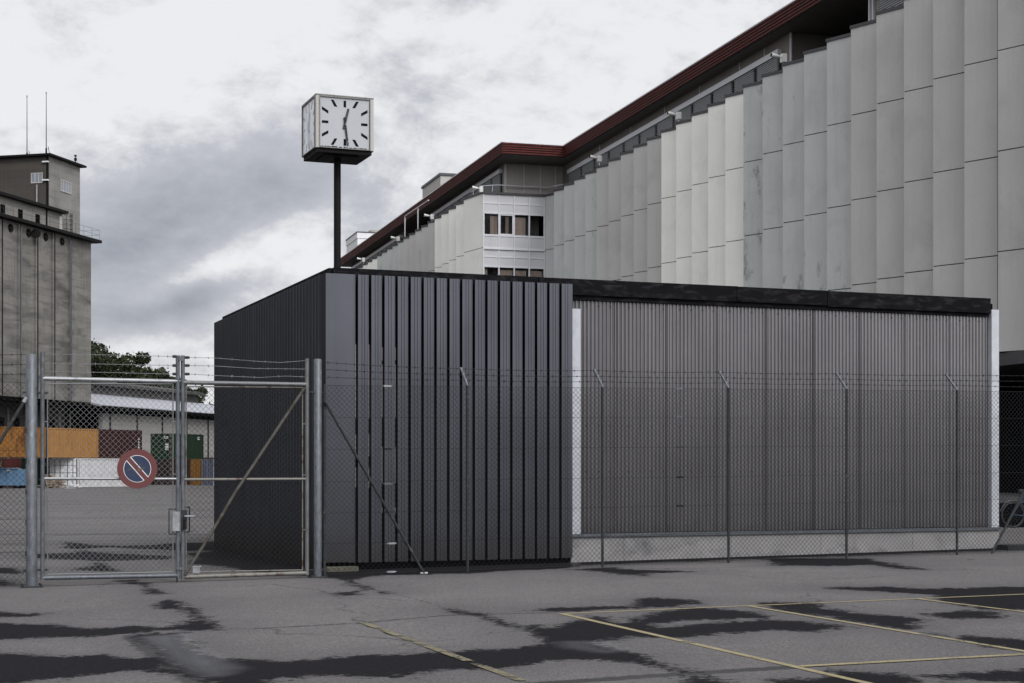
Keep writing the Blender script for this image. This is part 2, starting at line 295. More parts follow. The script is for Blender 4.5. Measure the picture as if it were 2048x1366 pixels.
# ------------------------------------------------------------------ mesh helpers
class MB:
    def __init__(s): s.v = []; s.f = []; s.sm = []
    def addf(s, vs, fs, smooth=False):
        k = len(s.v); s.v += [tuple(map(float, p)) for p in vs]
        for f in fs: s.f.append(tuple(i + k for i in f)); s.sm.append(smooth)
    def hexa(s, b, t):                       # bottom loop of 4, top loop of 4
        s.addf(list(b) + list(t), [(3, 2, 1, 0), (4, 5, 6, 7), (0, 1, 5, 4), (1, 2, 6, 5), (2, 3, 7, 6), (3, 0, 4, 7)])
    def box(s, o, u, v, a0, a1, b0, b1, z0, z1):   # box in the frame o + u*a + v*b
        c = [(a0, b0), (a1, b0), (a1, b1), (a0, b1)]
        pt = lambda a, b, z: (o[0] + u[0] * a + v[0] * b, o[1] + u[1] * a + v[1] * b, z)
        s.hexa([pt(a, b, z0) for a, b in c], [pt(a, b, z1) for a, b in c])
    def prism(s, pts, h):                    # closed polygon of 3-D points swept along h
        n = len(pts); h = Vector(h); P = [Vector(p) for p in pts]
        s.addf(P + [p + h for p in P], [tuple(range(n - 1, -1, -1)), tuple(range(n, 2 * n))] + [(i, (i + 1) % n, n + (i + 1) % n, n + i) for i in range(n)])
    def tube(s, pts, r, n=8, smooth=True, cap=True):
        P = [Vector(p) for p in pts]; rings = []
        rr = r if isinstance(r, (list, tuple)) else [r] * len(P)
        d = (P[1] - P[0]).normalized(); up = Vector((0, 0, 1)) if abs(d.z) < .9 else Vector((1, 0, 0))
        x = d.cross(up).normalized()
        vs = []
        for i, p in enumerate(P):
            if i == 0: t = P[1] - P[0]
            elif i == len(P) - 1: t = P[-1] - P[-2]
            else: t = (P[i + 1] - P[i]).normalized() + (P[i] - P[i - 1]).normalized()
            t.normalize(); x = (x - t * x.dot(t)).normalized(); y = t.cross(x)
            for k in range(n):
                a = 2 * math.pi * (k + .5) / n
                vs.append(p + x * (math.cos(a) * rr[i]) + y * (math.sin(a) * rr[i]))
        fs = [(i * n + k, i * n + (k + 1) % n, (i + 1) * n + (k + 1) % n, (i + 1) * n + k) for i in range(len(P) - 1) for k in range(n)]
        s.addf(vs, fs, smooth)
        if cap: s.addf([vs[k] for k in range(n)], [tuple(range(n - 1, -1, -1))]); s.addf(vs[-n:], [tuple(range(n))])
    def ring(s, c, ax, ay, r, t, seg=28, n=6, a0=0, a1=2 * math.pi):
        ax, ay, c = Vector(ax), Vector(ay), Vector(c); full = abs(a1 - a0 - 2 * math.pi) < 1e-6
        s.tube([c + ax * (r * math.cos(a0 + (a1 - a0) * i / seg)) + ay * (r * math.sin(a0 + (a1 - a0) * i / seg)) for i in range(seg + 1)], t, n, cap=not full)
    def build(s, name, mat, parent=None, origin=None):
        me = bpy.data.meshes.new(name)
        if parent is not None: off = WO[parent.name]
        else:
            off = origin
            if off is None:
                a = np.array(s.v); off = ((a[:, 0].min() + a[:, 0].max()) / 2, (a[:, 1].min() + a[:, 1].max()) / 2, a[:, 2].min())
        off = tuple(off)
        me.from_pydata([(p[0] - off[0], p[1] - off[1], p[2] - off[2]) for p in s.v], [], s.f)
        me.polygons.foreach_set('use_smooth', s.sm)
        me.materials.append(M[mat] if isinstance(mat, str) else mat); me.update()
        o = bpy.data.objects.new(name, me); COL.objects.link(o)
        if parent is not None: o.parent = parent
        else: o.location = off
        WO[o.name] = off
        return o
    def cut(s): s.marks = getattr(s, 'marks', [0]) + [len(s.f)]
    def each(s, name, mat, parent, every=False):   # one object per piece (pieces end at cut(), or every addf of boxes = 6 faces)
        mk = list(range(0, len(s.f) + 1, 6)) if every else sorted(set(getattr(s, 'marks', [0]) + [len(s.f)]))
        out = []
        for a, b in zip(mk[:-1], mk[1:]):
            if b <= a: continue
            p = MB(); ids = sorted({i for f in s.f[a:b] for i in f}); mp = {i: k for k, i in enumerate(ids)}
            p.v = [s.v[i] for i in ids]; p.f = [tuple(mp[i] for i in f) for f in s.f[a:b]]; p.sm = s.sm[a:b]; out.append(p.build(name, mat, parent))
        return out
WO = {}
def tag(o, label=None, cat=None, group=None, kind=None):
    if label: o['label'] = label
    if cat: o['category'] = cat
    if group: o['group'] = group
    if kind: o['kind'] = kind
    return o
def thing(name, label, cat, loc, group=None):
    o = bpy.data.objects.new(name, None); COL.objects.link(o); o.location = loc; o.empty_display_size = .3
    WO[o.name] = tuple(loc); return tag(o, label, cat, group)
def frame(a0, b0, ang_u):                    # plan frame: origin and two axes
    return (a0, b0), (math.cos(ang_u), math.sin(ang_u)), (-math.sin(ang_u), math.cos(ang_u))
def zg(x, y=0): return .0106 * min(max(x, -6.5), 11.0)
def gp(px, py, lift=0):                      # photo pixel on the tarmac -> world point
    D = EYE * FP / (py - HZ)
    for _ in range(8): D = (EYE - zg((px - CX) / FP * D)) * FP / (py - HZ)
    x = (px - CX) / FP * D
    return (x, D, zg(x) + lift)
def at(px, py, D): return ((px - CX) / FP * D, D, EYE + (HZ - py) / FP * D)

# ------------------------------------------------------------------ ground with wet patches and painted shade strips
def build_ground():
    def axis(lo, hi, step, outer):
        c = list(np.arange(lo, hi + 1e-6, step)); a = [o for o in outer if o < lo - .5]; b = [o for o in outer if o > hi + .5]
        return np.array(sorted(a + c + b))
    out = [-2500, -1200, -600, -350, -220, -150, -110, -80, -60, -45, -34, -26, -20, -16, -13.5, 15, 17, 20, 26, 34, 45, 60, 80, 110, 150, 220, 350, 600, 1200, 2500]
    xs = axis(-12.0, 12.5, .065, out)
    ys = axis(9.5, 44.0, .09, [-400, -150, -60, -30, -15, -6, 0, 4, 7, 8.5, 34, 36, 39, 43, 50, 60, 75, 95, 120, 150, 190, 240, 320, 450, 700, 1200, 2200, 3800])
    XX, YY = np.meshgrid(xs, ys); P = np.stack([XX.ravel(), YY.ravel()], 1)
    Z = .0106 * np.clip(P[:, 0], -6.5, 11.0) + .02 * np.sin(P[:, 0] * .5 + 1) * np.sin(P[:, 1] * .37) * 0
    A = [[(0,1245),(50,1247),(115,1250),(165,1257),(215,1255),(265,1252),(320,1255),(365,1250),(385,1237),(395,1228),(365,1220),(310,1217),(320,1207),(345,1199),(380,1215),(400,1232),(425,1242),(442,1255),(430,1260),(350,1259),(280,1265),(200,1272),(125,1275),(-60,1281),(-60,1243)],
     [(-60,1300),(0,1303),(20,1311),(55,1309),(130,1314),(210,1310),(280,1316),(320,1311),(345,1322),(350,1335),(360,1345),(300,1345),(250,1342),(190,1350),(125,1357),(0,1368),(-80,1368)],
     [(265,1270),(350,1266),(360,1275),(380,1292),(415,1310),(450,1319),(480,1317),(530,1319),(575,1324),(650,1316),(750,1311),(850,1306),(925,1302),(1024,1296),(1094,1288),(1095,1280),(1060,1265),(1010,1250),(1000,1243),(1040,1250),(1075,1250),(1105,1256),(1145,1242),(1190,1233),(1245,1245),(1295,1230),(1374,1214),(1500,1222),(1545,1233),(1490,1238),(1385,1240),(1305,1248),(1325,1256),(1385,1250),(1515,1239),(1615,1243),(1695,1255),(1625,1263),(1525,1261),(1455,1265),(1395,1273),(1325,1275),(1265,1272),(1220,1282),(1205,1286),(1245,1298),(1305,1316),(1370,1343),(1345,1343),(1285,1329),(1235,1323),(1175,1320),(1100,1322),(1024,1337),(850,1341),(810,1357),(760,1356),(690,1352),(625,1350),(560,1362),(520,1385),(400,1385),(415,1366),(380,1350),(330,1320),(300,1300)],
     [(895,1217),(960,1228),(1000,1243),(1030,1255),(1010,1252),(965,1235),(905,1224)],
     [(1050,1222),(1100,1216),(1180,1214),(1260,1212),(1270,1200),(1310,1196),(1390,1200),(1400,1208),(1330,1214),(1280,1217),(1150,1222)],
     [(1525,1206),(1630,1204),(1640,1215),(1720,1226),(1800,1234),(1850,1240),(1830,1247),(1810,1258),(1790,1256),(1690,1240),(1600,1226),(1540,1214)],
     [(1650,1175),(1760,1173),(1850,1177),(1970,1175),(2120,1171),(2120,1220),(1960,1219),(1880,1200),(1860,1190),(1760,1183),(1680,1180)],
     [(1850,1228),(1920,1220),(2000,1225),(2024,1233),(1990,1238),(1890,1236)],
     [(1855,1267),(1940,1272),(2060,1280),(2120,1284),(2120,1310),(2000,1297),(1920,1280)],
     [(1660,1340),(1780,1344),(1830,1358),(1860,1385),(1560,1385),(1540,1362),(1640,1355)],
     [(1860,1352),(1940,1345),(2060,1337),(2120,1337),(2120,1368),(1990,1362),(1900,1362)],
     [(1360,1350),(1400,1352),(1480,1366),(1380,1368)],
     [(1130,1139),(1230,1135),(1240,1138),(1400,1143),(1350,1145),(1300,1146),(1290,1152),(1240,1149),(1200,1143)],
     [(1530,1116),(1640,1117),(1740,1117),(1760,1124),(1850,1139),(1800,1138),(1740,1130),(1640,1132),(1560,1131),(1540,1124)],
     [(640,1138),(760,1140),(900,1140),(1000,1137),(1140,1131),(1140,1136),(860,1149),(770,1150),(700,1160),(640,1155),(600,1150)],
     [(640,1124),(1150,1114),(1150,1134),(930,1147),(640,1153)], [(1148,1112),(2015,1092),(2015,1100),(1148,1131)],  # painted shade under the planks; dark contact and moss line along the plinth
     [(690,1158),(720,1170),(780,1187),(770,1188),(705,1172)],
     [(-40,1222),(0,1224),(45,1228),(100,1227),(60,1233),(-40,1234)],
     [(672,1186),(710,1183),(722,1189),(690,1191)],
     [(110,1095),(136,1092),(123,1083),(154,1086),(187,1090),(242,1092),(308,1090),(352,1086),(440,1085),(440,1101),(373,1101),(286,1098),(220,1095),(154,1098)],
     [(145,1141),(158,1136),(185,1135),(193,1125),(211,1129),(237,1143),(220,1142)],
     [(244,1161),(272,1159),(286,1166),(330,1188),(303,1188),(281,1169),(259,1168)],
     [(-40,1136),(26,1135),(48,1142),(33,1147),(-40,1147)], [(-40,1158),(20,1160),(28,1172),(-40,1172)],
     [(366,1090),(425,1082),(640,1134),(640,1150),(520,1146),(440,1132),(372,1128),(395,1118),(372,1108),(420,1102),(376,1100)],
     [(60,1108),(150,1106),(170,1100),(200,1106),(340,1112),(350,1118),(200,1122),(60,1116)]]
    def sdf(poly):
        q = np.array([gp(*p)[:2] for p in poly]); n = len(q); d = np.full(len(P), 1e9); ins = np.zeros(len(P), bool)
        for i in range(n):
            a, b = q[i], q[(i + 1) % n]; e = b - a; w = P - a
            t = np.clip((w @ e) / (e @ e + 1e-12), 0, 1); dd = np.hypot(*(w - t[:, None] * e).T); d = np.minimum(d, dd)
            c = ((a[1] > P[:, 1]) != (b[1] > P[:, 1])) & (P[:, 0] < (b[0] - a[0]) * (P[:, 1] - a[1]) / (b[1] - a[1] + 1e-12) + a[0]); ins ^= c
        return np.where(ins, d, -d)
    wet = np.full(len(P), -9.0)
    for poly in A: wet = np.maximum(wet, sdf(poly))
    pud = np.maximum(sdf([(300,1274),(352,1270),(372,1290),(420,1315),(470,1335),(430,1350),(375,1325),(335,1300)]), sdf([(1140,1285),(1180,1283),(1240,1298),(1210,1303),(1150,1293)]))
    pud = np.maximum(pud, -2)
    seam = np.full(len(P), -9.0)
    for pts, hw in [([(265,1272),(330,1320),(420,1385)], .12), ([(500,1258),(720,1246),(900,1230),(1120,1225)], .05), ([(1020,1372),(1300,1352),(1590,1334)], .11),
                    ([(900,1219),(830,1198),(750,1180),(690,1158)], .02), ([(0,1076),(200,1068),(440,1061)], .10), ([(0,1058),(160,1054),(350,1050)], .06), ([(0,1013),(200,1008),(430,1003)], .25), ([(0,992),(430,988)], .15)]:
        q = np.array([gp(*p)[:2] for p in pts])
        for a, b in zip(q[:-1], q[1:]):
            e = b - a; w = P - a; t = np.clip((w @ e) / (e @ e), 0, 1); seam = np.maximum(seam, hw - np.hypot(*(w - t[:, None] * e).T))
    nx, ny = len(xs), len(ys)
    idx = np.arange(nx * ny).reshape(ny, nx)
    F = np.stack([idx[:-1, :-1], idx[:-1, 1:], idx[1:, 1:], idx[1:, :-1]], -1).reshape(-1, 4)
    me = bpy.data.meshes.new('ground'); me.from_pydata(np.column_stack([P, Z]).tolist(), [], F.tolist())
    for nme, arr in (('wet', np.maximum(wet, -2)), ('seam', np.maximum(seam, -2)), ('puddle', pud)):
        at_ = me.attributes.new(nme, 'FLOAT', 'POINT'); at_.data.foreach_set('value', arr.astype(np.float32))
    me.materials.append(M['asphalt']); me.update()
    o = bpy.data.objects.new('ground', me); COL.objects.link(o); tag(o, kind='structure')
build_ground()
def line(p, q, w, mat):
    a, b = Vector(gp(*p)), Vector(gp(*q)); d = (b - a).normalized(); n = Vector((-d.y, d.x, 0)).normalized() * (w / 2)
    mb = MB(); k = 14; vs = []
    for i in range(k + 1):
        c = a.lerp(b, i / k)
        for s in (-1, 1): r = c + n * s; vs.append((r.x, r.y, zg(r.x) + .004 + LIFT[0]))
    mb.addf(vs, [(2 * i, 2 * i + 2, 2 * i + 3, 2 * i + 1) for i in range(k)])
    tag(mb.build('parking_line', mat), kind='structure'); LIFT[0] += .001
LIFT = [0]
line((1117, 1228), (2300, 1178), .08, 'yellow'); line((1122, 1227.5), (1760, 1373), .08, 'yellow'); line((1500, 1213), (2150, 1320), .075, 'yellow')
line((1832, 1198), (2150, 1237), .075, 'yellow'); line((1600, 1334), (2250, 1299), .10, 'yellow'); line((722, 1245), (1075, 1374), .09, 'yellow_faded')

# ------------------------------------------------------------------ shed
U = (.9333, .3593); V = (-.3593, .9333); C0 = (-3.08, 26.5)
def sa(px):                                   # distance along the shed front seen at a photo column
    q = (px - CX) / FP; return (q * C0[1] - C0[0]) / (U[0] - U[1] * q)
def sp(a, b, z): return (C0[0] + U[0] * a + V[0] * b, C0[1] + U[1] * a + V[1] * b, z)
A1, A2 = sa(1145), sa(2005); DEEP = 10.0
ZT = EYE + 3.22; ZF = EYE + 3.335
def extrude(mb, prof, z0, z1, zf=None):       # open plan profile -> wall sheet
    gap = {i for i, p in enumerate(prof) if p is None}; prof = [p if p else prof[i - 1] for i, p in enumerate(prof)]; k = len(prof)
    mb.addf([(*p[:2], z0) for p in prof] + [(*p[:2], z1) for p in prof], [(i, i + 1, k + i + 1, k + i) for i in range(k - 1) if i not in gap and i + 1 not in gap])
def trapez(along, start, end, first, pitch, at_fn, groove=.042, depth=.085, rib=.006):
    # flat plates between deep narrow grooves, two shallow V ribs in each plate
    pr = [(start, 0)]; g = first
    while g < end - groove:
        a = g - groove / 2; b = g + groove / 2
        pr += [(a - .030, 0), (a - .002, .006), (a, depth), None, (b, depth), (b + .003, 0)]
        for t in (.36, .62):
            c = b + (pitch - groove) * t
            if c < end - .02: pr += [(c - .004, 0), (c, rib), (c + .004, 0)]
        g += pitch
    pr += [(end, 0)]
    return [at_fn(*p) if p else None for p in pr if p is None or p[0] <= end]
def build_shed():
    base = sp(A2 / 2, DEEP / 2, 0)
    sh = thing('metal_shed', 'low dark grey metal clad shed behind the chain link fence, clock pole on its corner', 'shed', (base[0], base[1], 0))
    zb = .13
    # front anthracite cladding
    mb = MB(); pr = trapez(None, sa(697), A1, sa(713.5), (sa(1121) - sa(713.5)) / 16, lambda a, d: sp(a, d, 0))
    extrude(mb, pr, zb - .03, ZT); 
    mb.addf([sp(A1, 0, zb - .03), sp(A1, .3, zb - .03), sp(A1, .3, ZT), sp(A1, 0, ZT)], [(0, 1, 2, 3)])
    fc = mb.build('front_cladding', 'anthracite', sh)
    pitch = (sa(1121) - sa(713.5)) / 16
    # corner flashing
    mb = MB(); mb.box(C0, U, V, 0, sa(697), -.006, 0.004, zb - .02, ZT); mb.box(C0, U, V, -.006, 0.0, -.006, .30, zb - .02, ZT)
    mb.build('corner_flashing', 'anthracite', sh)
    # side cladding
    mb = MB(); pr = trapez(None, -DEEP, -.30, -DEEP + .12, .23, lambda a, d: sp(d, -a, 0) ); extrude(mb, pr, zb - .21, ZT + .02)
    mb.build('side_cladding', 'anthracite', sh)
    mb = MB(); mb.box(C0, U, V, .02, .25, .02, DEEP, -.2, .02); mb.build('side_kerb', 'mossy', sh)
    # slit windows behind the first grooves: pale strips of the daylight wall beyond
    for i in range(4):
        a = sa(713.5) + pitch * i; mb = MB()
        segs = [(688, 836), (868, 912), (935, 975)] if i < 2 else [(694, 720), (728, 835), (894, 966), (1015, 1026)]
        for (y0, y1) in segs:
            D = C0[1] + U[1] * a
            mb.box(sp(a, 0, 0), U, V, -.014, .008, .084, .0945, EYE + (HZ - y1) / FP * D, EYE + (HZ - y0) / FP * D)
        mb.each('slit_window', 'roofbox', sh, True)
    # fascia beams and roof
    mb = MB()
    cuts = [0.16, sa(1083), sa(1483), sa(1662), sa(1990)]
    for i, (a, b) in enumerate(zip(cuts[:-1], cuts[1:])):
        o = .004 * (i % 2); mb.box(C0, U, V, a, b - .012, .12 - o, .20, ZF - .285 + (.0 if i < 3 else -.02), ZF - .004 * i)
    mb.box(C0, U, V, .16, sa(1990) - .02, .17, .30, ZF - .37, ZF - .02)
    mb.box(C0, U, V, sa(1480), sa(1488), .10, .13, ZF - .27, ZF - .02)
    mb.box(C0, U, V, .10, .20, .21, DEEP - .45, ZF - .30, ZF)
    mb.build('fascia', 'bitumen', sh)
    mb = MB(); mb.box(C0, U, V, .2, A2 - .05, .301, DEEP - .1, ZF - .12, ZF - .05); mb.build('roof', 'roofing', sh)
    # corrugated sheets, each its own part
    seams = [1155, 1240, 1344, 1445, 1543, 1638, 1731, 1823, 1910, 1990]
    wave = .0765; off = .24; rail = EYE - 1.185
    for i, (p, q) in enumerate(zip(seams[:-1], seams[1:])):
        a0, a1 = sa(p), sa(q) + .05; n = int((a1 - a0) / wave * 10); pr = []
        for k in range(n + 1):
            a = a0 + (a1 - a0) * k / n
            pr.append(sp(a, off - .002 * (i % 3) + -.021 * math.cos(2 * math.pi * (a - a0) / wave), 0))
        mb = MB(); extrude(mb, pr, rail + .02, ZF - .325 - .02 * (i % 2)); mb.sm = [True] * len(mb.sm)
        nf = len(mb.f)
        for k in range(3, n // 10, 3):
            a = a0 + wave * (k + .5)
            for z in (ZF - .47, ZF - 2.6, rail + 1.1): mb.box(sp(a, off - .02, 0), U, V, -.009, .009, -.010, 0, z, z + .018)
        o = mb.build('corrugated_sheet', 'corrugated', sh); o.data.materials.append(M['black'])
        for p_ in o.data.polygons[nf:]: p_.material_index = 1
    mb = MB(); mb.box(C0, U, V, A1 + .01, A2 - .02, .28, .32, -.1, ZF - .1); mb.build('inner_lining', 'void', sh)
    # zinc posts
    for (p, q, yt, b0) in ((1147.5, 1166, 616, .10), (1990, 2004.5, 618, .10)):
        a0, a1 = sa(p), sa(q); D = C0[1] + U[1] * a0
        mb = MB(); mb.box(C0, U, V, a0, a1, b0, .222, rail + .012, EYE + (HZ - yt) / FP * D); mb.build('corner_post', 'galv_white', sh)
    mb = MB(); mb.box(C0, U, V, A1 + .012, A2 + .04, .06, .30, rail - .045, rail + .010); mb.build('base_rail', 'galv', sh)
    mb = MB(); ps = [A1 + .015, sa(1253), sa(1468), sa(1648), sa(1832), A2 + .0]
    for i, (a, b) in enumerate(zip(ps[:-1], ps[1:])): mb.box(C0, U, V, a, b - .008, .10, .34, -.25, rail - .047)
    mb.build('plinth', 'plinth', sh)
    # plain far walls close the volume
    mb = MB(); mb.box(C0, U, V, A2 - .12, A2 - .03, .345, DEEP, -.2, ZF - .125); mb.box(C0, U, V, .1, A2 - .13, DEEP - .09, DEEP - .02, -.2, ZF - .125)
    mb.build('rear_wall', 'anthracite', sh)
    mb = MB(); mb.box(C0, U, V, .11, A1 - .01, .095, .115, -.2, ZF - .42); mb.box(C0, U, V, .092, .108, .12, DEEP - .1, -.2, ZF - .32); mb.build('backing', 'void', sh)
build_shed()
def stone(name, label, px0, px1, a_off, b0, b1, z1, mat='mossy'):
    a0, a1 = sa(px0), sa(px1); mb = MB(); n = 7
    prof = [(a0, b0), (a1 - .08, b0 - .03), (a1, b0 + .05), (a1 - .03, b1), (a0 + .02, b1)]
    g0 = zg(sp(a0, b0, 0)[0]) - .08
    mb.prism([sp(a, b, g0) for a, b in prof], (0, 0, z1 + .08)); 
    tag(mb.build(name, mat), label, 'concrete block')
stone('concrete_block', 'mossy grey concrete block on the ground under the shed corner', 648, 711, 0, -.24, -.02, .075)
stone('concrete_kerb', 'dark low kerb block at the foot of the leaning brace, right shed end', 1966, 2030, 0, -.75, -.35, .10, 'galv_dark')

# ------------------------------------------------------------------ clock
def build_clock():
    c = (-2.97, 27.2)
    t = thing('pole_clock', 'square white faced cube clock on a tall black pole above the shed', 'clock', (c[0], c[1], ZF - .06))
    z0, z1 = EYE + 5.31, EYE + 6.20; h = .5
    mb = MB(); mb.tube([(c[0], c[1], ZF - .06), (c[0], c[1], z0 - .001)], .06, 16); mb.build('pole', 'black', t)
    mb = MB(); mb.tube([(c[0], c[1], ZF - .05), (c[0], c[1], ZF + .005)], .12, 16); mb.build('pole_foot', 'black', t)
    mb = MB(); mb.box(c, U, V, -h + .05, h - .05, -h + .05, h - .05, z0 + .01, z1 - .005); mb.box(c, U, V, -h + .03, h - .03, -h + .03, h - .03, z0 - .055, z0 + .009)
    mb.box(c, U, V, -.30, .28, -.32, .30, z0 - .075, z0 - .056)
    mb.build('housing', 'black', t)
    mb = MB(); mb.box(c, U, V, -h, h, -h, h, z1 - .004, z1 + .012); mb.build('top_plate', 'clock_frame', t)
    ns = Vector((0, 0, 1)); zc = (z0 + z1) / 2; H = z1 - z0
    for k in range(4):
        n = [Vector((-V[0], -V[1], 0)), Vector((-U[0], -U[1], 0)), Vector((V[0], V[1], 0)), Vector((U[0], U[1], 0))][k]   # outward
        w = ns.cross(n) * 1.0                                                                                            # right when seen from outside
        o = Vector((c[0], c[1], zc)) + n * h
        P = lambda a, z, d: o + w * a + ns * z + n * d
        def bar(mb, a0, a1, y0, y1, d0, d1):
            mb.hexa([P(a0, y0, d1), P(a1, y0, d1), P(a1, y0, d0), P(a0, y0, d0)], [P(a0, y1, d1), P(a1, y1, d1), P(a1, y1, d0), P(a0, y1, d0)])
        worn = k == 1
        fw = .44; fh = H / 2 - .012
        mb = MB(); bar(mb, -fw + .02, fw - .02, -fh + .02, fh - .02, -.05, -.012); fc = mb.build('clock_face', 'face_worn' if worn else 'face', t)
        mb = MB()
        bar(mb, -fw - .002, -fw + .014, -fh, fh, -.04, .012); bar(mb, fw - .014, fw + .002, -fh, fh, -.04, .012)
        bar(mb, -fw + .023, fw - .023, fh - .018, fh, -.04, .012); bar(mb, -fw + .023, fw - .023, -fh, -fh + .014, -.04, .012)
        mb.build('face_frame', 'clock_frame', t)
        mb = MB(); x = -fw + .03
        while x < fw - .06 and not worn:
            ww = random.uniform(.03, .07); hh = random.uniform(.004, .016); bar(mb, x, x + ww, -fh + .023, -fh + .024 + hh, -.012, -.008); x += ww + random.uniform(.0, .03)
        if mb.v: mb.each('dirt_edge', 'mark', fc, True)
        for hr in range(12):                  # straight bars set on a square, as on the real dial
            a = R(30 * hr); dx, dy = math.sin(a), math.cos(a)
            q = max(abs(dx), abs(dy)); sx, sy = .392, .375
            ro = min(sx / abs(dx) if abs(dx) > 1e-6 else 9, sy / abs(dy) if abs(dy) > 1e-6 else 9); ri = ro - .115 / q * (.95)
            px, py = -dy, dx; hw = .021
            # ends cut parallel to the frame
            if abs(dy) >= abs(dx):
                wv = (hw / abs(dy), 0)
            else:
                wv = (0, hw / abs(dx))
            pts = [(dx * ri - wv[0], dy * ri - wv[1]), (dx * ri + wv[0], dy * ri + wv[1]), (dx * ro + wv[0], dy * ro + wv[1]), (dx * ro - wv[0], dy * ro - wv[1])]
            mb = MB(); mb.prism([P(p[0], p[1], -.0118) for p in pts], n * .004); mb.build('hour_mark', 'mark_faded' if worn else 'mark', fc)
        def hand(name, ang, L, tail, w0, w1, d, mat):
            a = R(ang); e = (math.sin(a), math.cos(a)); s = (e[1], -e[0])
            pts = [(-e[0] * tail - s[0] * w0, -e[1] * tail - s[1] * w0), (-e[0] * tail + s[0] * w0, -e[1] * tail + s[1] * w0), (e[0] * L + s[0] * w1, e[1] * L + s[1] * w1), (e[0] * L - s[0] * w1, e[1] * L - s[1] * w1)]
            mb = MB(); mb.prism([P(p[0], p[1], d) for p in pts], n * .006); mb.build(name, mat, fc)
        hand('hour_hand', 14, .25, .10, .020, .017, .0, 'mark_faded' if worn else 'hand'); hand('minute_hand', 172.5, .375, .10, .016, .014, .008, 'mark_faded' if worn else 'hand_dark')
        # bevelled corner strips
        mb = MB(); bar(mb, fw + .020, h - .003, -fh, fh, -.058, -.010); bar(mb, -h + .003, -fw - .020, -fh, fh, -.058, -.010); mb.each('corner_strip', 'roofbox', t, True)
build_clock()

# ------------------------------------------------------------------ fence line
FB = 26.15; FS = .385; FU = Vector((.9333, .3593, 0)); FN = Vector((.3593, -.9333, 0))      # FN towards the camera
def fx(px):
    q = (px - CX) / FP; y = FB / (1 - FS * q); return q * y, y
def F(px, py, off=0):
    x, y = fx(px); return Vector((x, y, EYE + (HZ - py) / FP * y)) + FN * off
def fa(px): x, y = fx(px); return x * FU.x + (y - FB) * FU.y
def fpt(a, h, off=0): p = Vector((0, FB, 0)) + FU * a + FN * off; return Vector((p.x, p.y, zg(p.x) + h))
def chain(mb, a0, a1, h0, h1, cell, r, off=0, ang=1.0):
    W = a1 - a0; Hh = h1 - h0
    for s in (1, -1):
        k = -int(Hh / cell) - 1
        while k * cell < W + Hh:
            c = k * cell                       # line a = c + s-dependent * h
            p = []
            if s > 0: lo, hi = max(0, -c), min(Hh, W - c); A = lambda h: c + h
            else: lo, hi = max(0, c - W), min(Hh, c); A = lambda h: c - h
            if hi - lo > .02:
                n = max(1, int((hi - lo) / 1.2)); pts = [fpt(a0 + A(lo + (hi - lo) * i / n), h0 + lo + (hi - lo) * i / n, off + s * r * .7) for i in range(n + 1)]
                mb.tube(pts, r, 4, smooth=False, cap=False)
            k += 1
def barbed(mb, pts, r=.005, step=.13, sag=0.0):
    P = [Vector(p) for p in pts]
    path = []
    for a, b in zip(P[:-1], P[1:]):
        n = max(2, int((b - a).length / .5))
        for i in range(n): t = i / n; q = a.lerp(b, t); q.z -= sag * 4 * t * (1 - t); path.append(q)
    path.append(P[-1]); mb.tube(path, r, 4, False)
    for a, b in zip(path[:-1], path[1:]):
        L = (b - a).length; n = max(1, int(L / step)); d = (b - a).normalized(); u = d.cross(Vector((0, 0, 1))).normalized(); v = d.cross(u)
        for i in range(n):
            c = a.lerp(b, (i + .5) / n)
            for k in range(2):
                an = random.uniform(0, math.pi); e = (u * math.cos(an) + v * math.sin(an)) * .02 + d * random.uniform(-.006, .006)
                mb.tube([c - e, c + e], r * .9, 3, False)
MESH_H = 3.0; CELL = .085
def post_part(t, px, arm=True):
    a = fa(px); mb = MB(); mb.tube([fpt(a, -.05), fpt(a, MESH_H + .02)], .024, 8)
    for h in (.55, 1.0, 1.45, 1.95, 2.45): mb.tube([fpt(a - .03, h, .02), fpt(a + .03, h, .02)], .008, 5)
    p = mb.build('post', 'galv_dark', t)
    if arm:
        mb = MB(); mb.tube([fpt(a, MESH_H + .0), fpt(a, MESH_H + .02), fpt(a, MESH_H + .32, -.33)], .021, 8)
        for f in (.3, .62, .96): q = fpt(a, MESH_H + .02, 0).lerp(fpt(a, MESH_H + .32, -.33), f); mb.tube([q - FU * .02, q + FU * .02], .026, 6)
        mb.build('arm', 'galv', p)
def stretchers(t, pxs_rows):
    for px, h, mat in pxs_rows:
        a = fa(px); mb = MB(); mb.box(tuple(fpt(a, 0)[:2]), (FU.x, FU.y), (FN.x, FN.y), -.055, .055, -.012, .012, fpt(a, h).z - .014, fpt(a, h).z + .014)
        mb.tube([fpt(a - .08, h), fpt(a + .08, h)], .008, 5); mb.build('wire_tensioner', mat, t)
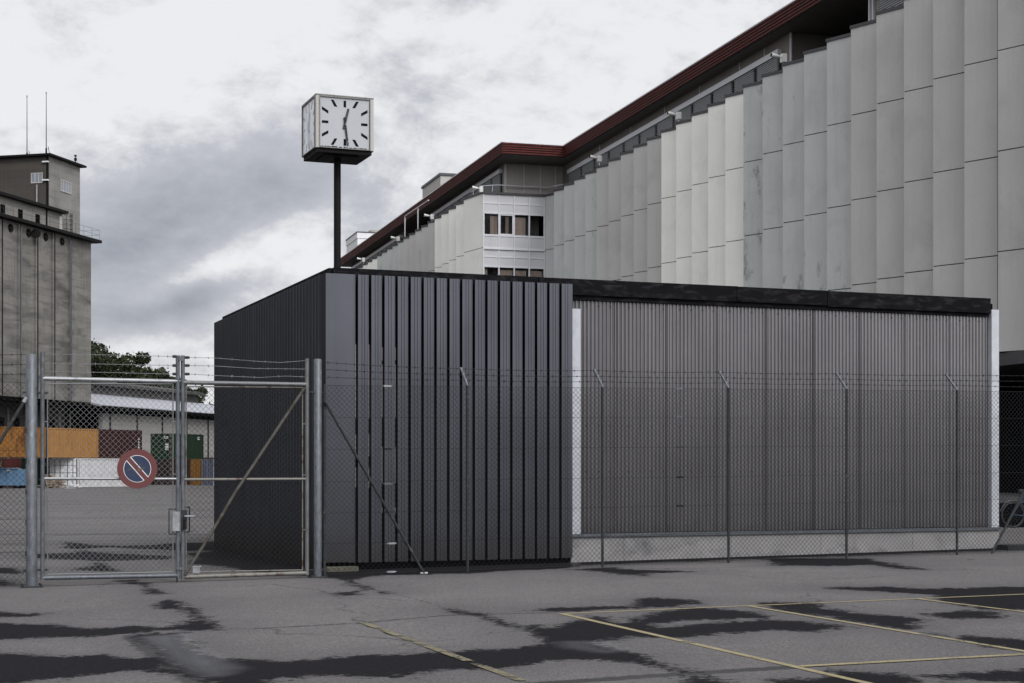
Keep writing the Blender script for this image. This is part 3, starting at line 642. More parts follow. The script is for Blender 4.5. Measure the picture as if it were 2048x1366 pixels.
def fat_post(px, r, ytop, ybase, label, name='gate_post'):
    x, y = fx(px); zb_ = zg(x)
    t = thing(name, label, 'gate post', (x, y, zb_))
    zt = F(px, ytop).z; mb = MB(); mb.tube([(x, y, zb_), (x, y, zt - .012), (x, y, zt)], [r, r, r * .82], 24); mb.build('shaft', 'galv', t)
    mb = MB(); mb.box((x, y), (FU.x, FU.y), (FN.x, FN.y), -r - .07, r + .07, -r - .05, r + .05, zb_ + .0, zb_ + .02)
    for s in (-1, 1):
        for q in (-1, 1): c = Vector((x, y, 0)) + FU * (s * (r + .045)) + FN * (q * (r + .03)); mb.tube([(c.x, c.y, zb_ + .02), (c.x, c.y, zb_ + .05)], .014, 6)
    mb.build('base_plate', 'galv_dark', t)
    mb = MB(); sgn = 1 if px < 300 else -1
    for yy in (785, 1140):
        p = F(px, yy); mb.tube([p + FU * sgn * (r - .01), p + FU * sgn * (r + .155)], .015, 6); mb.cut(); mb.tube([p - FU * sgn * (r + .04), p - FU * sgn * (r - .01)], .013, 6); mb.cut()
    mb.each('hinge_pin', 'galv_dark', t)
    mb = MB()
    for h in (.5, .95, 1.4, 1.85, 2.3, 2.75): mb.tube([fpt(fa(px) - sgn * r * .95, h - .04, r * .4), fpt(fa(px) - sgn * r * .95, h + .04, r * .4)], .010, 5)
    mb.build('wire_clip', 'galv_dark', t)
fat_post(63, .082, 708, 1176, 'thick galvanised gate post left of the no parking sign')
fat_post(635.5, .062, 718, 1156, 'galvanised gate post in front of the shed corner')
fat_post(2180, .062, 720, 1105, 'galvanised post carrying the right end of the long fence', 'end_post')

def build_fence():
    p0 = fpt(fa(645), 0)
    t = thing('chain_link_fence', 'long chain link fence with barbed wire standing in front of the shed', 'fence', tuple(p0))
    a0, a1 = fa(647), fa(2170)
    for px in (935, 1205, 1457, 1693, 1914): post_part(t, px)
    post_part(t, 649, False)
    mb = MB(); chain(mb, a0, a1, .03, MESH_H, CELL, .0029); mb.build('wire_mesh', 'wire_dark', t)
    mb = MB()
    for h in (.04, .52, 1.0, 1.49, 2.0, 2.5, MESH_H): mb.tube([fpt(a0, h), fpt(a1, h)], .0035, 4, False); mb.cut()
    mb.each('tension_wire', 'wire_dark', t)
    mb = MB(); arms = [fa(p) for p in (935, 1205, 1457, 1693, 1914)]
    for f, h0 in ((.3, 3.13), (.62, 3.25), (.96, 3.36)):
        pts = [fpt(a0, h0)] + [fpt(a, MESH_H + .02).lerp(fpt(a, MESH_H + .32, -.33), f) for a in arms] + [fpt(a1, h0 - .02, -.2)]
        barbed(mb, pts, sag=.015); mb.cut()
    mb.each('barbed_wire', 'wire_dark', t)
    for p, q, r in (((648, 803), (846, 1146), .022), ((2160, 760), (1979, 1109), .024)):
        mb = MB(); A = F(*p, .05); B = F(*q, .05); mb.tube([A, B], r, 8); b = mb.build('brace', 'galv_dark', t)
        mb = MB(); mb.tube([B - FU * .06, B + FU * .06], .02, 6); mb.build('foot_clamp', 'galv_bright', b)
    stretchers(t, [(775, 3.0, 'galv_bright'), (775, 2.0, 'wire_dark'), (776, 1.45, 'galv'), (778, 1.0, 'galv_dark'), (784, .5, 'galv_bright'), (783, .05, 'galv_bright'),
                   (1358, 3.0, 'galv'), (1358, 2.52, 'galv'), (1360, 2.0, 'galv_dark'), (1360, 1.49, 'black'), (1360, 1.0, 'black')])
    p0 = fpt(fa(40), 0)
    t = thing('chain_link_fence', 'short stretch of chain link fence left of the thick gate post', 'fence', tuple(p0))
    b0, b1 = fa(-520), fa(51)
    mb = MB(); chain(mb, b0, b1, .03, MESH_H, CELL, .0029); mb.build('wire_mesh', 'wire_dark', t)
    mb = MB()
    for h in (.04, .52, 1.0, 1.49, 2.0, 2.5, MESH_H): mb.tube([fpt(b0, h), fpt(b1, h)], .0035, 4, False); mb.cut()
    mb.each('tension_wire', 'wire_dark', t)
    mb = MB()
    for y in (709, 729, 748): barbed(mb, [F(-500, y), F(52, y)], sag=.02); mb.cut()
    mb.each('barbed_wire', 'wire_dark', t)
    for px in (-220, -510): post_part(t, px)
    mb = MB(); mb.tube([F(53, 795, .05), F(-185, 1190, .05)], .026, 8); b = mb.build('brace', 'galv_dark', t)
    mb = MB(); mb.tube([F(53, 795, .05), F(47, 805, .05)], .034, 8); mb.build('brace_clamp', 'galv_bright', b)
build_fence()

# ------------------------------------------------------------------ gate leaves
def build_gate():
    off = 0.0
    def leaf(label, xh, xs, ytop_h, ytop_s, rail, rails, mid, bottom, inner, mats, right):
        # xh hinge column, xs meeting column
        base = fpt(fa(xs), .05)
        t = thing('gate_leaf', label, 'gate', tuple(base))
        mb = MB(); rh = .032
        mb.tube([F(xh, bottom[0]), F(xh, ytop_h)], rh, 10); hs = mb.build('hinge_stile', mats[0], t)
        mb = MB(); mb.tube([F(xs, bottom[1]), F(xs, ytop_s)], rh, 10); mb.build('meeting_stile', 'galv', t)
        mb = MB(); mb.tube([F(xh, rail[0]), F(xs, rail[1])], .032, 10); mb.build('top_rail', mats[1], t)
        mb = MB(); mb.tube([F(xh, mid[0]), F(xs, mid[1])], .022, 8); mb.build('middle_rail', mats[2], t)
        mb = MB(); mb.tube([F(xh, bottom[0] - 4), F(xs, bottom[1] - 4)], .032, 10); mb.build('bottom_rail', mats[3], t)
        xa, xb, yt, yb = inner
        mb = MB(); c = [F(xa, yt[0]), F(xb, yt[1]), F(xb, yb[1]), F(xa, yb[0])]
        for i in range(4): mb.tube([c[i], c[(i + 1) % 4]], .010, 6)
        for f in (.08, .5, .92):
            for (p, q, dz) in ((c[0], c[1], .06), (c[3], c[2], -.06)): e = p.lerp(q, f); mb.tube([e, e + Vector((0, 0, dz))], .008, 5)
        for f in (.2, .48, .78):
            for (p, q, s) in ((c[0], c[3], -1), (c[1], c[2], 1)): e = p.lerp(q, f); mb.tube([e, e + FU * (s * (.085 if not right else .06) )], .008, 5)
        mb.build('mesh_frame', mats[4], t)
        mb = MB(); A0, A1_ = fa(xa) + .005, fa(xb) - .005; x, y = fx((xa + xb) / 2)
        h0 = F(xa, yb[0]).z - zg(fx(xa)[0]); h1 = F(xa, yt[0]).z - zg(fx(xa)[0]); chain(mb, A0, A1_, h0 + .005, h1 - .005, .085, .0026, .0); mb.build('wire_mesh', 'wire' if not right else 'wire_dark', t)
        return t
    L = leaf('left gate leaf of galvanised tube and chain link, carries the no parking sign', 85, 355.5, 704, 711, (757, 763), None, (957, 958), (1160, 1155), (95, 346, (767, 768), (1149, 1144)), ('galv', 'galv_bright', 'galv_bright', 'galv', 'wire'), False)
    Rr = leaf('right gate leaf with diagonal rusty brace, hung on the post at the shed corner', 614, 365.5, 717, 711, (769, 765), None, (958, 959), (1150, 1158), (372, 605, (773, 775), (1144, 1140)), ('rustpatch', 'rustpatch', 'rusty', 'rusty', 'rusty'), True)
    mb = MB(); mb.tube([F(369, 1150, .02), F(420, 1070, .02), F(470, 985, .02)], .026, 8); mb.tube([F(470, 985, .02), F(609, 776, .02)], .026, 8); mb.build('diagonal_brace', 'olivetube', Rr)
    mb = MB(); mb.box(tuple(F(392, 1140)[:2]), (FU.x, FU.y), (FN.x, FN.y), -.055, .055, -.03, .03, F(392, 1146).z, F(392, 1146).z + .09); mb.box(tuple(F(392, 1140)[:2]), (FU.x, FU.y), (FN.x, FN.y), -.075, .075, -.04, .04, F(392, 1146).z + .091, F(392, 1146).z + .105); mb.build('stop_bracket', 'galv_bright', Rr)
    for t, xa, xb, y0, y1, mat in ((L, 344, 358, 1023, 1062, 'galv_bright'), (Rr, 361, 373, 1020, 1058, 'galv_dark')):
        p, q = F(xa, y1, .045), F(xb, y0, .045); c = F((xa + xb) / 2, y1); w = (fa(xb) - fa(xa)) / 2
        mb = MB(); mb.box(tuple(c[:2]), (FU.x, FU.y), (FN.x, FN.y), -w, w, .036, .062, p.z, q.z); pl = mb.build('lock_plate', mat, t)
        if t is Rr:
            h = F(368, 1032, .07); mb = MB(); mb.tube([h, h + FN * .05], .012, 8); mb.tube([h + FN * .05, h + FN * .05 + FU * .135], .011, 8); mb.build('handle', 'galv_bright', pl)
            h = F(367, 1043, .066); mb = MB(); mb.box(tuple(h[:2]), (FU.x, FU.y), (FN.x, FN.y), -.018, .018, 0, .008, h.z - .12, h.z + .03); mb.build('lock_cylinder', 'black', pl)
    mb = MB(); k = [F(355, 1018), F(338, 1018), F(338, 1068), F(355, 1068)]
    for a, b in zip(k[:-1], k[1:]): mb.tube([a, b], .009, 6)
    mb.build('lock_guard', 'galv_dark', L)
    mb = MB(); k = [F(364, 1015), F(379, 1014), F(379, 1064), F(364, 1066)]
    for a, b in zip(k[:-1], k[1:]): mb.tube([a, b], .010, 6)
    mb.build('lock_guard', 'wire_dark', Rr)
    mb = MB(); c = F(361, 720); mb.box(tuple(c[:2]), (FU.x, FU.y), (FN.x, FN.y), -.035, .04, .034, .05, F(361, 722).z, F(361, 713).z); mb.build('latch_cap', 'galv', Rr)
    mb = MB(); c = F(358, 1140); mb.box(tuple(c[:2]), (FU.x, FU.y), (FN.x, FN.y), -.045, .045, .034, .05, F(358, 1139).z, F(358, 1134).z); mb.build('latch_band', 'galv', L)
    mb = MB(); mb.tube([F(354, 1150), F(354, 1166)], .014, 8); mb.build('drop_bolt', 'galv_dark', L)
    for t, pts in ((L, [[(87, 708), (180, 709), (270, 711), (345, 713)], [(87, 726), (200, 728), (345, 731)], [(87, 743), (220, 745), (345, 748)]]),
                   (Rr, [[(377, 715), (430, 716), (520, 723), (560, 725), (614, 721)], [(377, 731), (430, 732), (510, 737), (614, 738)], [(377, 748), (430, 751), (520, 755), (570, 752), (614, 754)]])):
        mb = MB(); ends = MB()
        for row in pts:
            barbed(mb, [F(*p) for p in row]); mb.cut()
            e = (345, 353) if t is L else (368, 379); y = row[-1][1] if t is L else row[0][1]
            ends.tube([F(e[0], y), F((e[0] + e[1]) / 2, y), F(e[1], y)], [.02, .024, .02], 8); ends.cut()
        mb.each('barbed_wire', 'wire', t); ends.each('wire_clamp', 'galv_dark', t)
    # no parking sign
    c = F(273.5, 937.5, .055); rad = (F(273.5, 937.5 - 39.5).z - F(273.5, 937.5).z)
    s = thing('no_parking_sign', 'round red and blue no parking sign hanging on the left gate leaf', 'sign', (c.x, c.y, c.z - rad))
    def disc(r, d0, d1, n=48):
        mb = MB(); mb.prism([c + FU * (r * math.cos(2 * math.pi * i / n)) + Vector((0, 0, r * math.sin(2 * math.pi * i / n))) + FN * d0 for i in range(n)], FN * (d1 - d0)); return mb
    disc(rad, 0, .006).build('red_disc', 'signred', s)
    rb = rad * .685; disc(rb, .0062, .0078).build('white_ring', 'signwhite', s)
    # two blue segments either side of the bar (bar from upper left to lower right)
    d = Vector((math.cos(R(-49)), math.sin(R(-49)))); nn = Vector((-d.y, d.x)); hw = rb * .165
    mb = MB(); P2 = lambda p, dd: c + FU * p.x + Vector((0, 0, p.y)) + FN * dd
    L_ = math.sqrt(rb * rb - (hw * .75) ** 2)
    ri = rb * .965
    for sg in (1, -1):
        pts = []; x = math.sqrt(ri * ri - (hw + .012) ** 2); a0_ = math.atan2(hw + .012, x)
        for i in range(25):
            a = a0_ + (math.pi - 2 * a0_) * i / 24; pts.append(d * (ri * math.cos(a)) + nn * (sg * ri * math.sin(a)))
        if sg < 0: pts = pts[::-1]
        mb.prism([P2(p, .008) for p in pts], FN * .0014)
    mb.build('blue_field', 'signblue', s)
    mb = MB(); x = math.sqrt((rb + .001) ** 2 - hw ** 2) ; pts = [d * -x + nn * -hw, d * x + nn * -hw, d * x + nn * hw, d * -x + nn * hw]
    mb.prism([P2(p, .008) for p in pts], FN * .0018); mb.build('red_bar', 'signred', s)
    mb = MB()
    for k in range(7):
        p = Vector((random.uniform(-rb * .8, rb * .6), random.uniform(-.02, rb * .5))); e = Vector((math.cos(R(20)), math.sin(R(20)))) * random.uniform(.03, .09)
        w = Vector((-e.y, e.x)).normalized() * .004; mb.prism([P2(q, .0100) for q in (p - e - w, p + e - w, p + e + w, p - e + w)], FN * .0005)
    mb.build('scratch', 'scratch', s)
build_gate()

# ------------------------------------------------------------------ large office building (setting right)
DD = Vector((-.2774, .9608, 0)); NI = Vector((.9608, .2774, 0))     # along the facade; inwards
def bp(L, s, z): p = NI * L + DD * s; return (p.x, p.y, z + EYE)
def bs(px, L): q = (px - CX) / FP; return L * (.9608 - .2774 * q) / (.2774 + .9608 * q)
def bbox(mb, L0, L1, s0, s1, z0, z1):
    c = [(L0, s0), (L1, s0), (L1, s1), (L0, s1)]; c = c[::-1]
    mb.hexa([bp(a, b, z0) for a, b in c], [bp(a, b, z1) for a, b in c])
ROWS = [17.55, 14.10, 10.70, 7.30, 3.90]; STEP = 2.067; SA = 49.5; LA = 30.8; LB = 26.1; SB = SA + STEP * 24 - .05
def build_office():
    o0 = bp(LA + 8, 80, 0)
    t = thing('office_building', 'big office block with pale stepped concrete panels and dark red roof edge', 'office building', (o0[0], o0[1], .0))
    WO[t.name] = (o0[0], o0[1], 0.0)
    pal = ['panel_grey', 'panel_green', 'panel_cream']
    def column(L, s0, s1, mat, cut=1.22, inset=.93):
        mb = MB(); cp = MB()
        # left (far) end on the outer line, right (near) end set back
        dirv = Vector((NI.x * inset - DD.x * STEP, NI.y * inset - DD.y * STEP, 0)).normalized()
        a = NI * L + DD * s1; ln = cut * (s1 - s0) / STEP * 1.08; b = a + dirv * ln; th = Vector((dirv.y, -dirv.x, 0)) * -.12
        if th.dot(NI) < 0: th = -th
        for k in range(4):
            z1, z0 = ROWS[k] + EYE - (.0 if k == 0 else .018), ROWS[k + 1] + EYE + .018
            dj = th * (.12 * random.uniform(-.6, .9)) * .5
            q = [a + dj, b + dj, b + th, a + th]
            q = q[::-1] if (b - a).cross(th).z < 0 else q
            mb.hexa([(p.x, p.y, z0) for p in q], [(p.x, p.y, z1) for p in q])
        # dark notch at the outer corner of each joint
        p = mb.build('facade_panel', mat, t)
        q = [a - th * .35 - dirv * .03, b - th * .35, b + th * 2.5, a + th * 2.5]; q = q[::-1] if (b - a).cross(th).z < 0 else q
        cp.hexa([(r.x, r.y, ROWS[0] + EYE + .003) for r in q], [(r.x, r.y, ROWS[0] + EYE + .13) for r in q]); cp.build('coping', 'coping', p)
        bk = MB(); q = [a + th * 1.2 + dirv * .03, b + th * 1.2 , b + th * 1.8, a + th * 1.8 + dirv * .03]; q = q[::-1] if (b - a).cross(th).z < 0 else q
        bk.hexa([(r.x, r.y, ROWS[4] + EYE + .03) for r in q], [(r.x, r.y, ROWS[0] + EYE - .03) for r in q])
        # return to the next panel's outer edge
        e0 = b + th; e1 = NI * L + DD * s0 - DD * .02 + NI * .10; nrm = (e1 - e0).normalized(); tv = Vector((nrm.y, -nrm.x, 0)) * .05
        q = [e0 + tv, e1 + tv, e1 - tv, e0 - tv]; q = q[::-1] if (q[1] - q[0]).cross(q[2] - q[1]).z < 0 else q
        bk.hexa([(r.x, r.y, ROWS[4] + EYE + .03) for r in q], [(r.x, r.y, ROWS[0] + EYE - .03) for r in q])
        bk.build('joint_backing', 'void', p)
    for k in range(-6, 25):                    # panel k runs from boundary k (far) to k-1 (near)
        s1 = SA + STEP * (k - 1) + STEP; s0 = s1 - STEP
        idx = (k - 1) // 5                      # k=1..5 -> 0
        grp = pal[[0, 1, 2, 0, 1, 2][((k + 4 - 2) // 5) % 3 + 0]] if False else None
        # boundaries (photo): panels 5,10,15,20 end colour groups; group order from the right: grey, green, cream, grey, green
        gi = 0 if k <= 4 else (k - 5) // 5 + 1
        mat = ['panel_grey', 'panel_green', 'panel_cream', 'panel_grey', 'panel_green', 'panel_green'][min(gi, 5)]
        column(LA, s0, s1, mat)
    sB0 = SB + 2.75                             # first (wide) panel beside the window bay
    mb = MB()
    p = [Vector(bp(LB + .55, SB + .02, 0)), Vector(bp(LB, sB0, 0))]; e = NI * .12
    for k in range(4):
        q = [p[1], p[0], p[0] + e, p[1] + e]; mb.hexa([(r.x, r.y, ROWS[k + 1] + EYE + .022) for r in q], [(r.x, r.y, ROWS[k] + EYE - (.022 if k else 0)) for r in q])
    w = mb.build('facade_panel', 'panel_cream', t)
    mb = MB(); q = [p[1] - e * .4, p[0] - e * .4, p[0] + e * 2, p[1] + e * 2]; mb.hexa([(r.x, r.y, ROWS[0] + EYE + .003) for r in q], [(r.x, r.y, ROWS[0] + EYE + .13) for r in q]); mb.build('coping', 'coping', w)
    for k in range(1, 26):
        gi = 0 if k <= 4 else (k - 5) // 5 + 1
        column(LB, sB0 + STEP * (k - 1), sB0 + STEP * k, ['panel_cream', 'panel_grey', 'panel_green', 'panel_cream', 'panel_grey'][min(gi, 4)])
    sEnd = sB0 + STEP * 25
    # core volumes
    mb = MB(); bbox(mb, LA + 1.4, LA + 22, 30, SB + 3, 3.95, ROWS[0] - .05); bbox(mb, LB + 1.4, LA + 21.9, SB + 3.01, sEnd - .3, -2, ROWS[0] - .05); mb.build('core', 'void', t)
    mb = MB(); bbox(mb, LA - .2 + .35, LA + 20, 30.2, SB - .2, 3.45, 3.885); mb.build('floor_slab', 'coping', t)
    mb = MB(); bbox(mb, LA + 8, LA + 8.3, 30.3, SB, -1.75, 3.44); bbox(mb, LA + 1.2, LA + 1.6, 60, SB, -1.75, 3.44); mb.build('ground_floor_wall', 'void', t)
    mb = MB()
    for s in (33, 39.5, 46.3, 53, 59.8): bbox(mb, LA + .6, LA + 1.1, s, s + .5, -1.75, 3.44)
    mb.each('column', 'coping', t, True)
    mb = MB(); bbox(mb, 23.6, LA + .5, 36.6, 49, -1.75, -.93); d_ = mb.build('loading_dock', 'void', t)
    mb = MB(); bbox(mb, 23.55, LA + .5, 36.55, 49.05, -.927, -.86); mb.build('dock_edge', 'coping', d_)
    # ---- window bay facing the camera
    sB = SB; L0, L1 = LB + .60, LA - .02; W = (L1 - L0) / 4; Yb = .2774 * 28.6 + .9608 * sB
    zy = lambda y: (HZ - y) / FP * Yb
    def fr(mb, La, Lb, z0, z1, d0, d1): bbox(mb, La, Lb, sB + d0, sB + d1, z0, z1)
    rows = []
    ztop = ROWS[0]
    for st in range(4):
        zt = ROWS[st]; hh = ROWS[st] - ROWS[st + 1]
        rows.append((zt, zt - .165 * hh, zt - .345 * hh, zt - .765 * hh, zt - hh))
    frm = MB(); sp_ = MB()
    for c in range(5): fr(frm, L0 + W * c - .04, L0 + W * c + .04, ROWS[4] + .02, ROWS[0] - .03, -.05, .10)
    for st, (z0, z1, z2, z3, z4) in enumerate(rows):
        for c in range(4):
            a, b = L0 + W * c + .042, L0 + W * (c + 1) - .042
            for hi, lo in ((z0 - .06, z1 + .05), (z1 - .05, z2 + .07), (z3 - .07, z4 + .06)): fr(sp_, a, b, lo, hi, .0, .08)
            for zz, hh in ((z1, .05), (z2, .065), (z3, .065)): fr(frm, a, b, zz - hh, zz + hh, -.03, .09)
            fr(frm, a, b, z4 - .0, z4 + .06, -.02, .09); fr(frm, a, b, z0 - .055, z0 - .002, -.02, .09)
            if st < 3:
                g_ = MB(); fr(g_, a, b, z3 + .067, z2 - .067, .045, .055); gw = g_.build('window', 'glass', t)
                cur = MB(); cfg = {(0, 0): (.5, 1), (0, 1): (.5, .72), (0, 2): (.05, .85), (1, 0): (.02, .3), (1, 1): (.1, 1), (1, 2): (.02, .9), (1, 3): (.0, 1)}.get((st, c))
                if cfg:
                    n = 12
                    for i in range(n):
                        x0 = a + (b - a) * (cfg[0] + (cfg[1] - cfg[0]) * i / n); x1 = a + (b - a) * (cfg[0] + (cfg[1] - cfg[0]) * (i + 1) / n)
                        fr(cur, x0, x1 - .002, z3 + .08, z2 - .18, .22 + .03 * (i % 2), .26 + .03 * (i % 2))
                    cur.build('curtain', 'curtain', gw)
                if (st, c) == (0, 1):
                    f2 = MB(); 
                    for aa, bb, lo, hi in ((a, a + .07, z3 + .067, z2 - .067), (b - .07, b, z3 + .067, z2 - .067), (a + .071, b - .071, z2 - .14, z2 - .067), (a + .071, b - .071, z3 + .067, z3 + .13)): fr(f2, aa, bb, lo, hi, -.01, .04)
                    f2.build('opening_frame', 'alu', gw)
    fr(frm, L0, L1, ROWS[1] - .10, ROWS[1] - .001, -.09, -.052)
    frm.build('window_frame', 'alu', t); sp_.each('spandrel', 'spandrel', t, True)
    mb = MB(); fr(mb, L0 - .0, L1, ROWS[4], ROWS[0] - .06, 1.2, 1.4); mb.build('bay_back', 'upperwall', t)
    mb = MB(); fr(mb, L0 - .1, L1 + .1, ROWS[0] + .003, ROWS[0] + .13, -.12, .3); mb.build('coping', 'coping', t)
    mb = MB(); mb.tube([bp(LB + .6, SB + 3.2, 18.15), bp(LB + .7, SB + .9, 18.2), bp(LB + 1.6, SB + .25, 18.2), bp(L1 + .3, SB + .25, 18.2), bp(L1 + .9, SB - 1.2, 18.2)], .035, 6)
    for L, s in ((LB + .62, SB + 2.6), (LB + 1.3, SB + .42), (L1 - .2, SB + .25)): mb.tube([bp(L, s, 17.6), bp(L, s, 18.2)], .03, 6)
    mb.build('railing', 'alu', t)
    # ---- set back top storey
    ZS, ZR = 19.68, 20.42
    LFA, LWA, LFB, LWB = 31.35, 32.2, 27.3, 28.3; sF, sW = SB - 2.35, SB + .55
    sR0, sR1 = bs(1742, LWA), bs(1581, LWA)     # terrace recess on the near wing
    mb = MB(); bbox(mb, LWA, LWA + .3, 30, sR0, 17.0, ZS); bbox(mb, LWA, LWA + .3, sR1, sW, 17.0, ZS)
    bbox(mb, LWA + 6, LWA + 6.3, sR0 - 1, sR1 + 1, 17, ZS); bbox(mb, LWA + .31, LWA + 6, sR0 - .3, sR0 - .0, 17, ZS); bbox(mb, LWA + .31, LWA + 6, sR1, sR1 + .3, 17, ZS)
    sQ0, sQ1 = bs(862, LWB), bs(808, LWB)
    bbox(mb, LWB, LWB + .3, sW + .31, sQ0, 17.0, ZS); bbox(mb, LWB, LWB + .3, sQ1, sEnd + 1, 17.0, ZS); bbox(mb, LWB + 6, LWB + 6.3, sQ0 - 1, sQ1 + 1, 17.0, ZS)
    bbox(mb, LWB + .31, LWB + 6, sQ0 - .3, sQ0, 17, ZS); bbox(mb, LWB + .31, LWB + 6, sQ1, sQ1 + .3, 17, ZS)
    fw_ = MB(); bbox(fw_, LWB, LWA + .3, sW, sW + .30, 17.0, ZS); fw_.build('upper_front_wall', 'upperwall_lit', t); bbox(mb, LWB + .31, LWB + 12, sEnd + .7, sEnd + 1, 17, ZS)
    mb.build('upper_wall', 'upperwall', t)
    mb = MB()
    for L in (LWB + .02, LWB + 1.25, LWB + 2.35, LWB + 3.4): bbox(mb, L, L + .05, sW - .04, sW - .002, 17.2, ZS - .01)
    for px in (1400, 1330, 1262, 1200, 1480, 1530): s = bs(px, LWA); bbox(mb, LWA - .03, LWA - .002, s, s + .04, 18.6, ZS - .01)
    bbox(mb, LWA - .08, LWA - .002, sR1 - .16, sR1 - .08, 17.2, ZS - .01); bbox(mb, LWA - .08, LWA - .002, sR0, sR0 + .08, 17.2, ZS - .01); bbox(mb, LWA - .08, LWA - .002, sR0 - .3, sR0 - .2, 17.2, ZS - .01)
    mb.each('joint_strip', 'alu', t, True)
    # blind boxes and blinds in the ribbon windows
    bx = MB(); dk = MB(); bl = MB()
    def ribbon(L, s0, s1, n, closed, up=0.0):
        bbox(bx, L - .22, L - .003, s0, s1, 18.90 + up, 19.16 + up)
        ln = (s1 - s0) / n
        for i in range(n):
            a, b = s0 + ln * i + .18, s0 + ln * (i + 1) - .18
            bbox(dk, L - .02, L - .002, a - .17, b + .17, 17.05, 18.895 + up)
            bot = 17.1 if closed[i % len(closed)] else 17.75
            z = 18.86 + up
            while z > bot: bbox(bl, L - .14, L - .04, a, b, z - .035, z); z -= .09
            bl.cut()
    ribbon(LWA, sR1 + .9, sW - 1.6, 12, [0, 1, 0, 1, 1, 1]); ribbon(LWA, 36, sR0 - .6, 4, [1, 1]); ribbon(LWB, sW + .7, sQ0 - .7, 9, [1], .28); ribbon(LWB, sQ1 + .5, sEnd, 11, [1, 0], .28)
    bx.each('blind_box', 'alu', t, True); dk.each('ribbon_glazing', 'black', t, True); bl.each('blind', 'blind', t)
    # roof slab, soffit and red fascia boards
    mb = MB(); bbox(mb, LFA + .07, LFA + 18, 30, sF + .05, ZS + .12, ZR - .06); bbox(mb, LFB + .07, LFA + 17.9, sF + .06, sEnd + 2, ZS + .12, ZR - .06); mb.build('roof_slab', 'roofing', t)
    mb = MB()
    def sof(L0_, L1_, s0, s1):
        x = L0_
        while x < L1_: bbox(mb, x, min(L1_, x + .19), s0, s1, ZS + .0, ZS + .09); x += .20
    sof(LFA + .06, LWA + 6.5, 30, sF + .04); sof(LFB + .06, LFB + 1.46, sF + .05, sEnd + 1.9)
    bbox(mb, LFB + 1.47, LWA + 6.4, sF + .05, sEnd + 1.8, ZS + .002, ZS + .09); mb.build('soffit', 'soffit', t)
    mb = MB(); n = 5; hb = (ZR - ZS) / n
    for i in range(n):
        z0 = ZS + hb * i; dz = .064
        bbox(mb, LFA - .03, LFA + .04, 30, sF - .07, z0 + dz, z0 + hb); bbox(mb, LFB - .03, LFB + .04, sF - .03, sEnd + 2, z0 + dz, z0 + hb)
        bbox(mb, LFB + .041, LFA + .04, sF - .03, sF + .04, z0 + dz, z0 + hb)
    mb.build('roof_fascia', 'red', t)
    mb = MB(); bbox(mb, LFA + .0, LFA + .055, 30.1, sF - .04, ZS + .01, ZR - .02); bbox(mb, LFB, LFB + .055, sF + .001, sEnd + 1.9, ZS + .01, ZR - .02); bbox(mb, LFB + .06, LFA + .05, sF + .001, sF + .035, ZS + .01, ZR - .02)
    mb.build('fascia_shadow_gap', 'black', t)
    mb = MB(); bbox(mb, LFA - .05, LFA + .08, 30, sF - .09, ZR + .003, ZR + .06); bbox(mb, LFB - .05, LFB + .08, sF - .05, sEnd + 2, ZR + .003, ZR + .06); bbox(mb, LFB + .081, LFA + .08, sF - .05, sF + .04, ZR + .003, ZR + .06); mb.build('roof_edge_trim', 'alu', t)
    # housings on the roof
    s = bs(845, LFB + 4.2)
    mb = MB(); s0 = bs(881, 31.2); bbox(mb, 31.2, 36.5, s0, s0 + 6.7, ZR, 24.3); h = mb.build('roof_housing', 'roofbox', t)
    mb = MB(); bbox(mb, 31.1, 36.6, s0 - .1, s0 + 6.8, 24.303, 24.5); mb.build('coping', 'coping', h)
    mb = MB(); s0 = bs(715, 27.95); bbox(mb, 27.95, 32, s0, s0 + 5.8, ZR, 21.7); h = mb.build('roof_housing', 'roofwhite', t)
    mb = MB(); bbox(mb, 27.9, 32.05, s0 - .05, s0 + 5.85, 21.703, 22.25); mb.build('upper_band', 'roofwhite', h); mb = MB(); bbox(mb, 27.85, 32.1, s0 - .1, s0 + 5.9, 22.253, 22.33); mb.build('coping', 'coping', h)
    mb = MB(); c = Vector(bp(30.2, s0 + 2, 22.3)); mb.tube([c, c + Vector((0, 0, .45))], .8, 16); mb.build('vent', 'roofbox', h)
    # steel frame on the terrace of the far wing
    mb = MB(); L = LB + .5; sa_, sb_ = bs(810, L), bs(836, L)
    for s in (sa_, sb_): mb.tube([bp(L, s, 17.6), bp(L, s, 19.6)], .05, 6)
    mb.tube([bp(L, sa_, 19.6), bp(L, bs(857, L), 19.55)], .05, 6); mb.build('terrace_frame', 'alu', t)
    # security cameras
    where = ['under the red roof edge near the terrace recess', 'third of its row left of the terrace recess', 'beside the inner corner of the red roof edge', 'above the white window bay', 'beside the steel terrace frame', 'left of the steel terrace frame', 'lowest of all, right beside the clock pole']
    for (px, py, L), wh in zip(((1567, 117, LA + .25), (1357, 232, LA + .25), (1199, 318, LA + .25), (962, 379, LB + .4), (864, 434, LB + .25), (796, 478, LB + .25), (727, 520, LB + .25)), where):
        s = bs(px, L); p = Vector(bp(L, s, -EYE)); z = EYE + (HZ - py) / FP * p.y; zb_ = EYE + ROWS[0] + .12
        cm = thing('security_camera', 'white security camera on the office parapet, ' + wh, 'camera', (p.x, p.y, zb_), 'security cameras along the office parapet')
        mb = MB(); mb.box((p.x, p.y), (NI.x, NI.y), (DD.x, DD.y), -.11, .11, -.13, .13, z - .17, z + .19); mb.build('junction_box', 'camera_white', cm)
        mb = MB(); mb.tube([(p.x, p.y, zb_ - .02), (p.x, p.y, z - .165)], .04, 8); mb.build('bracket', 'camera_white', cm)
        e = Vector((-.95, -.25, .12)).normalized(); b = p + Vector((0, 0, z + .05)) + Vector((-.10, -.06, 0))
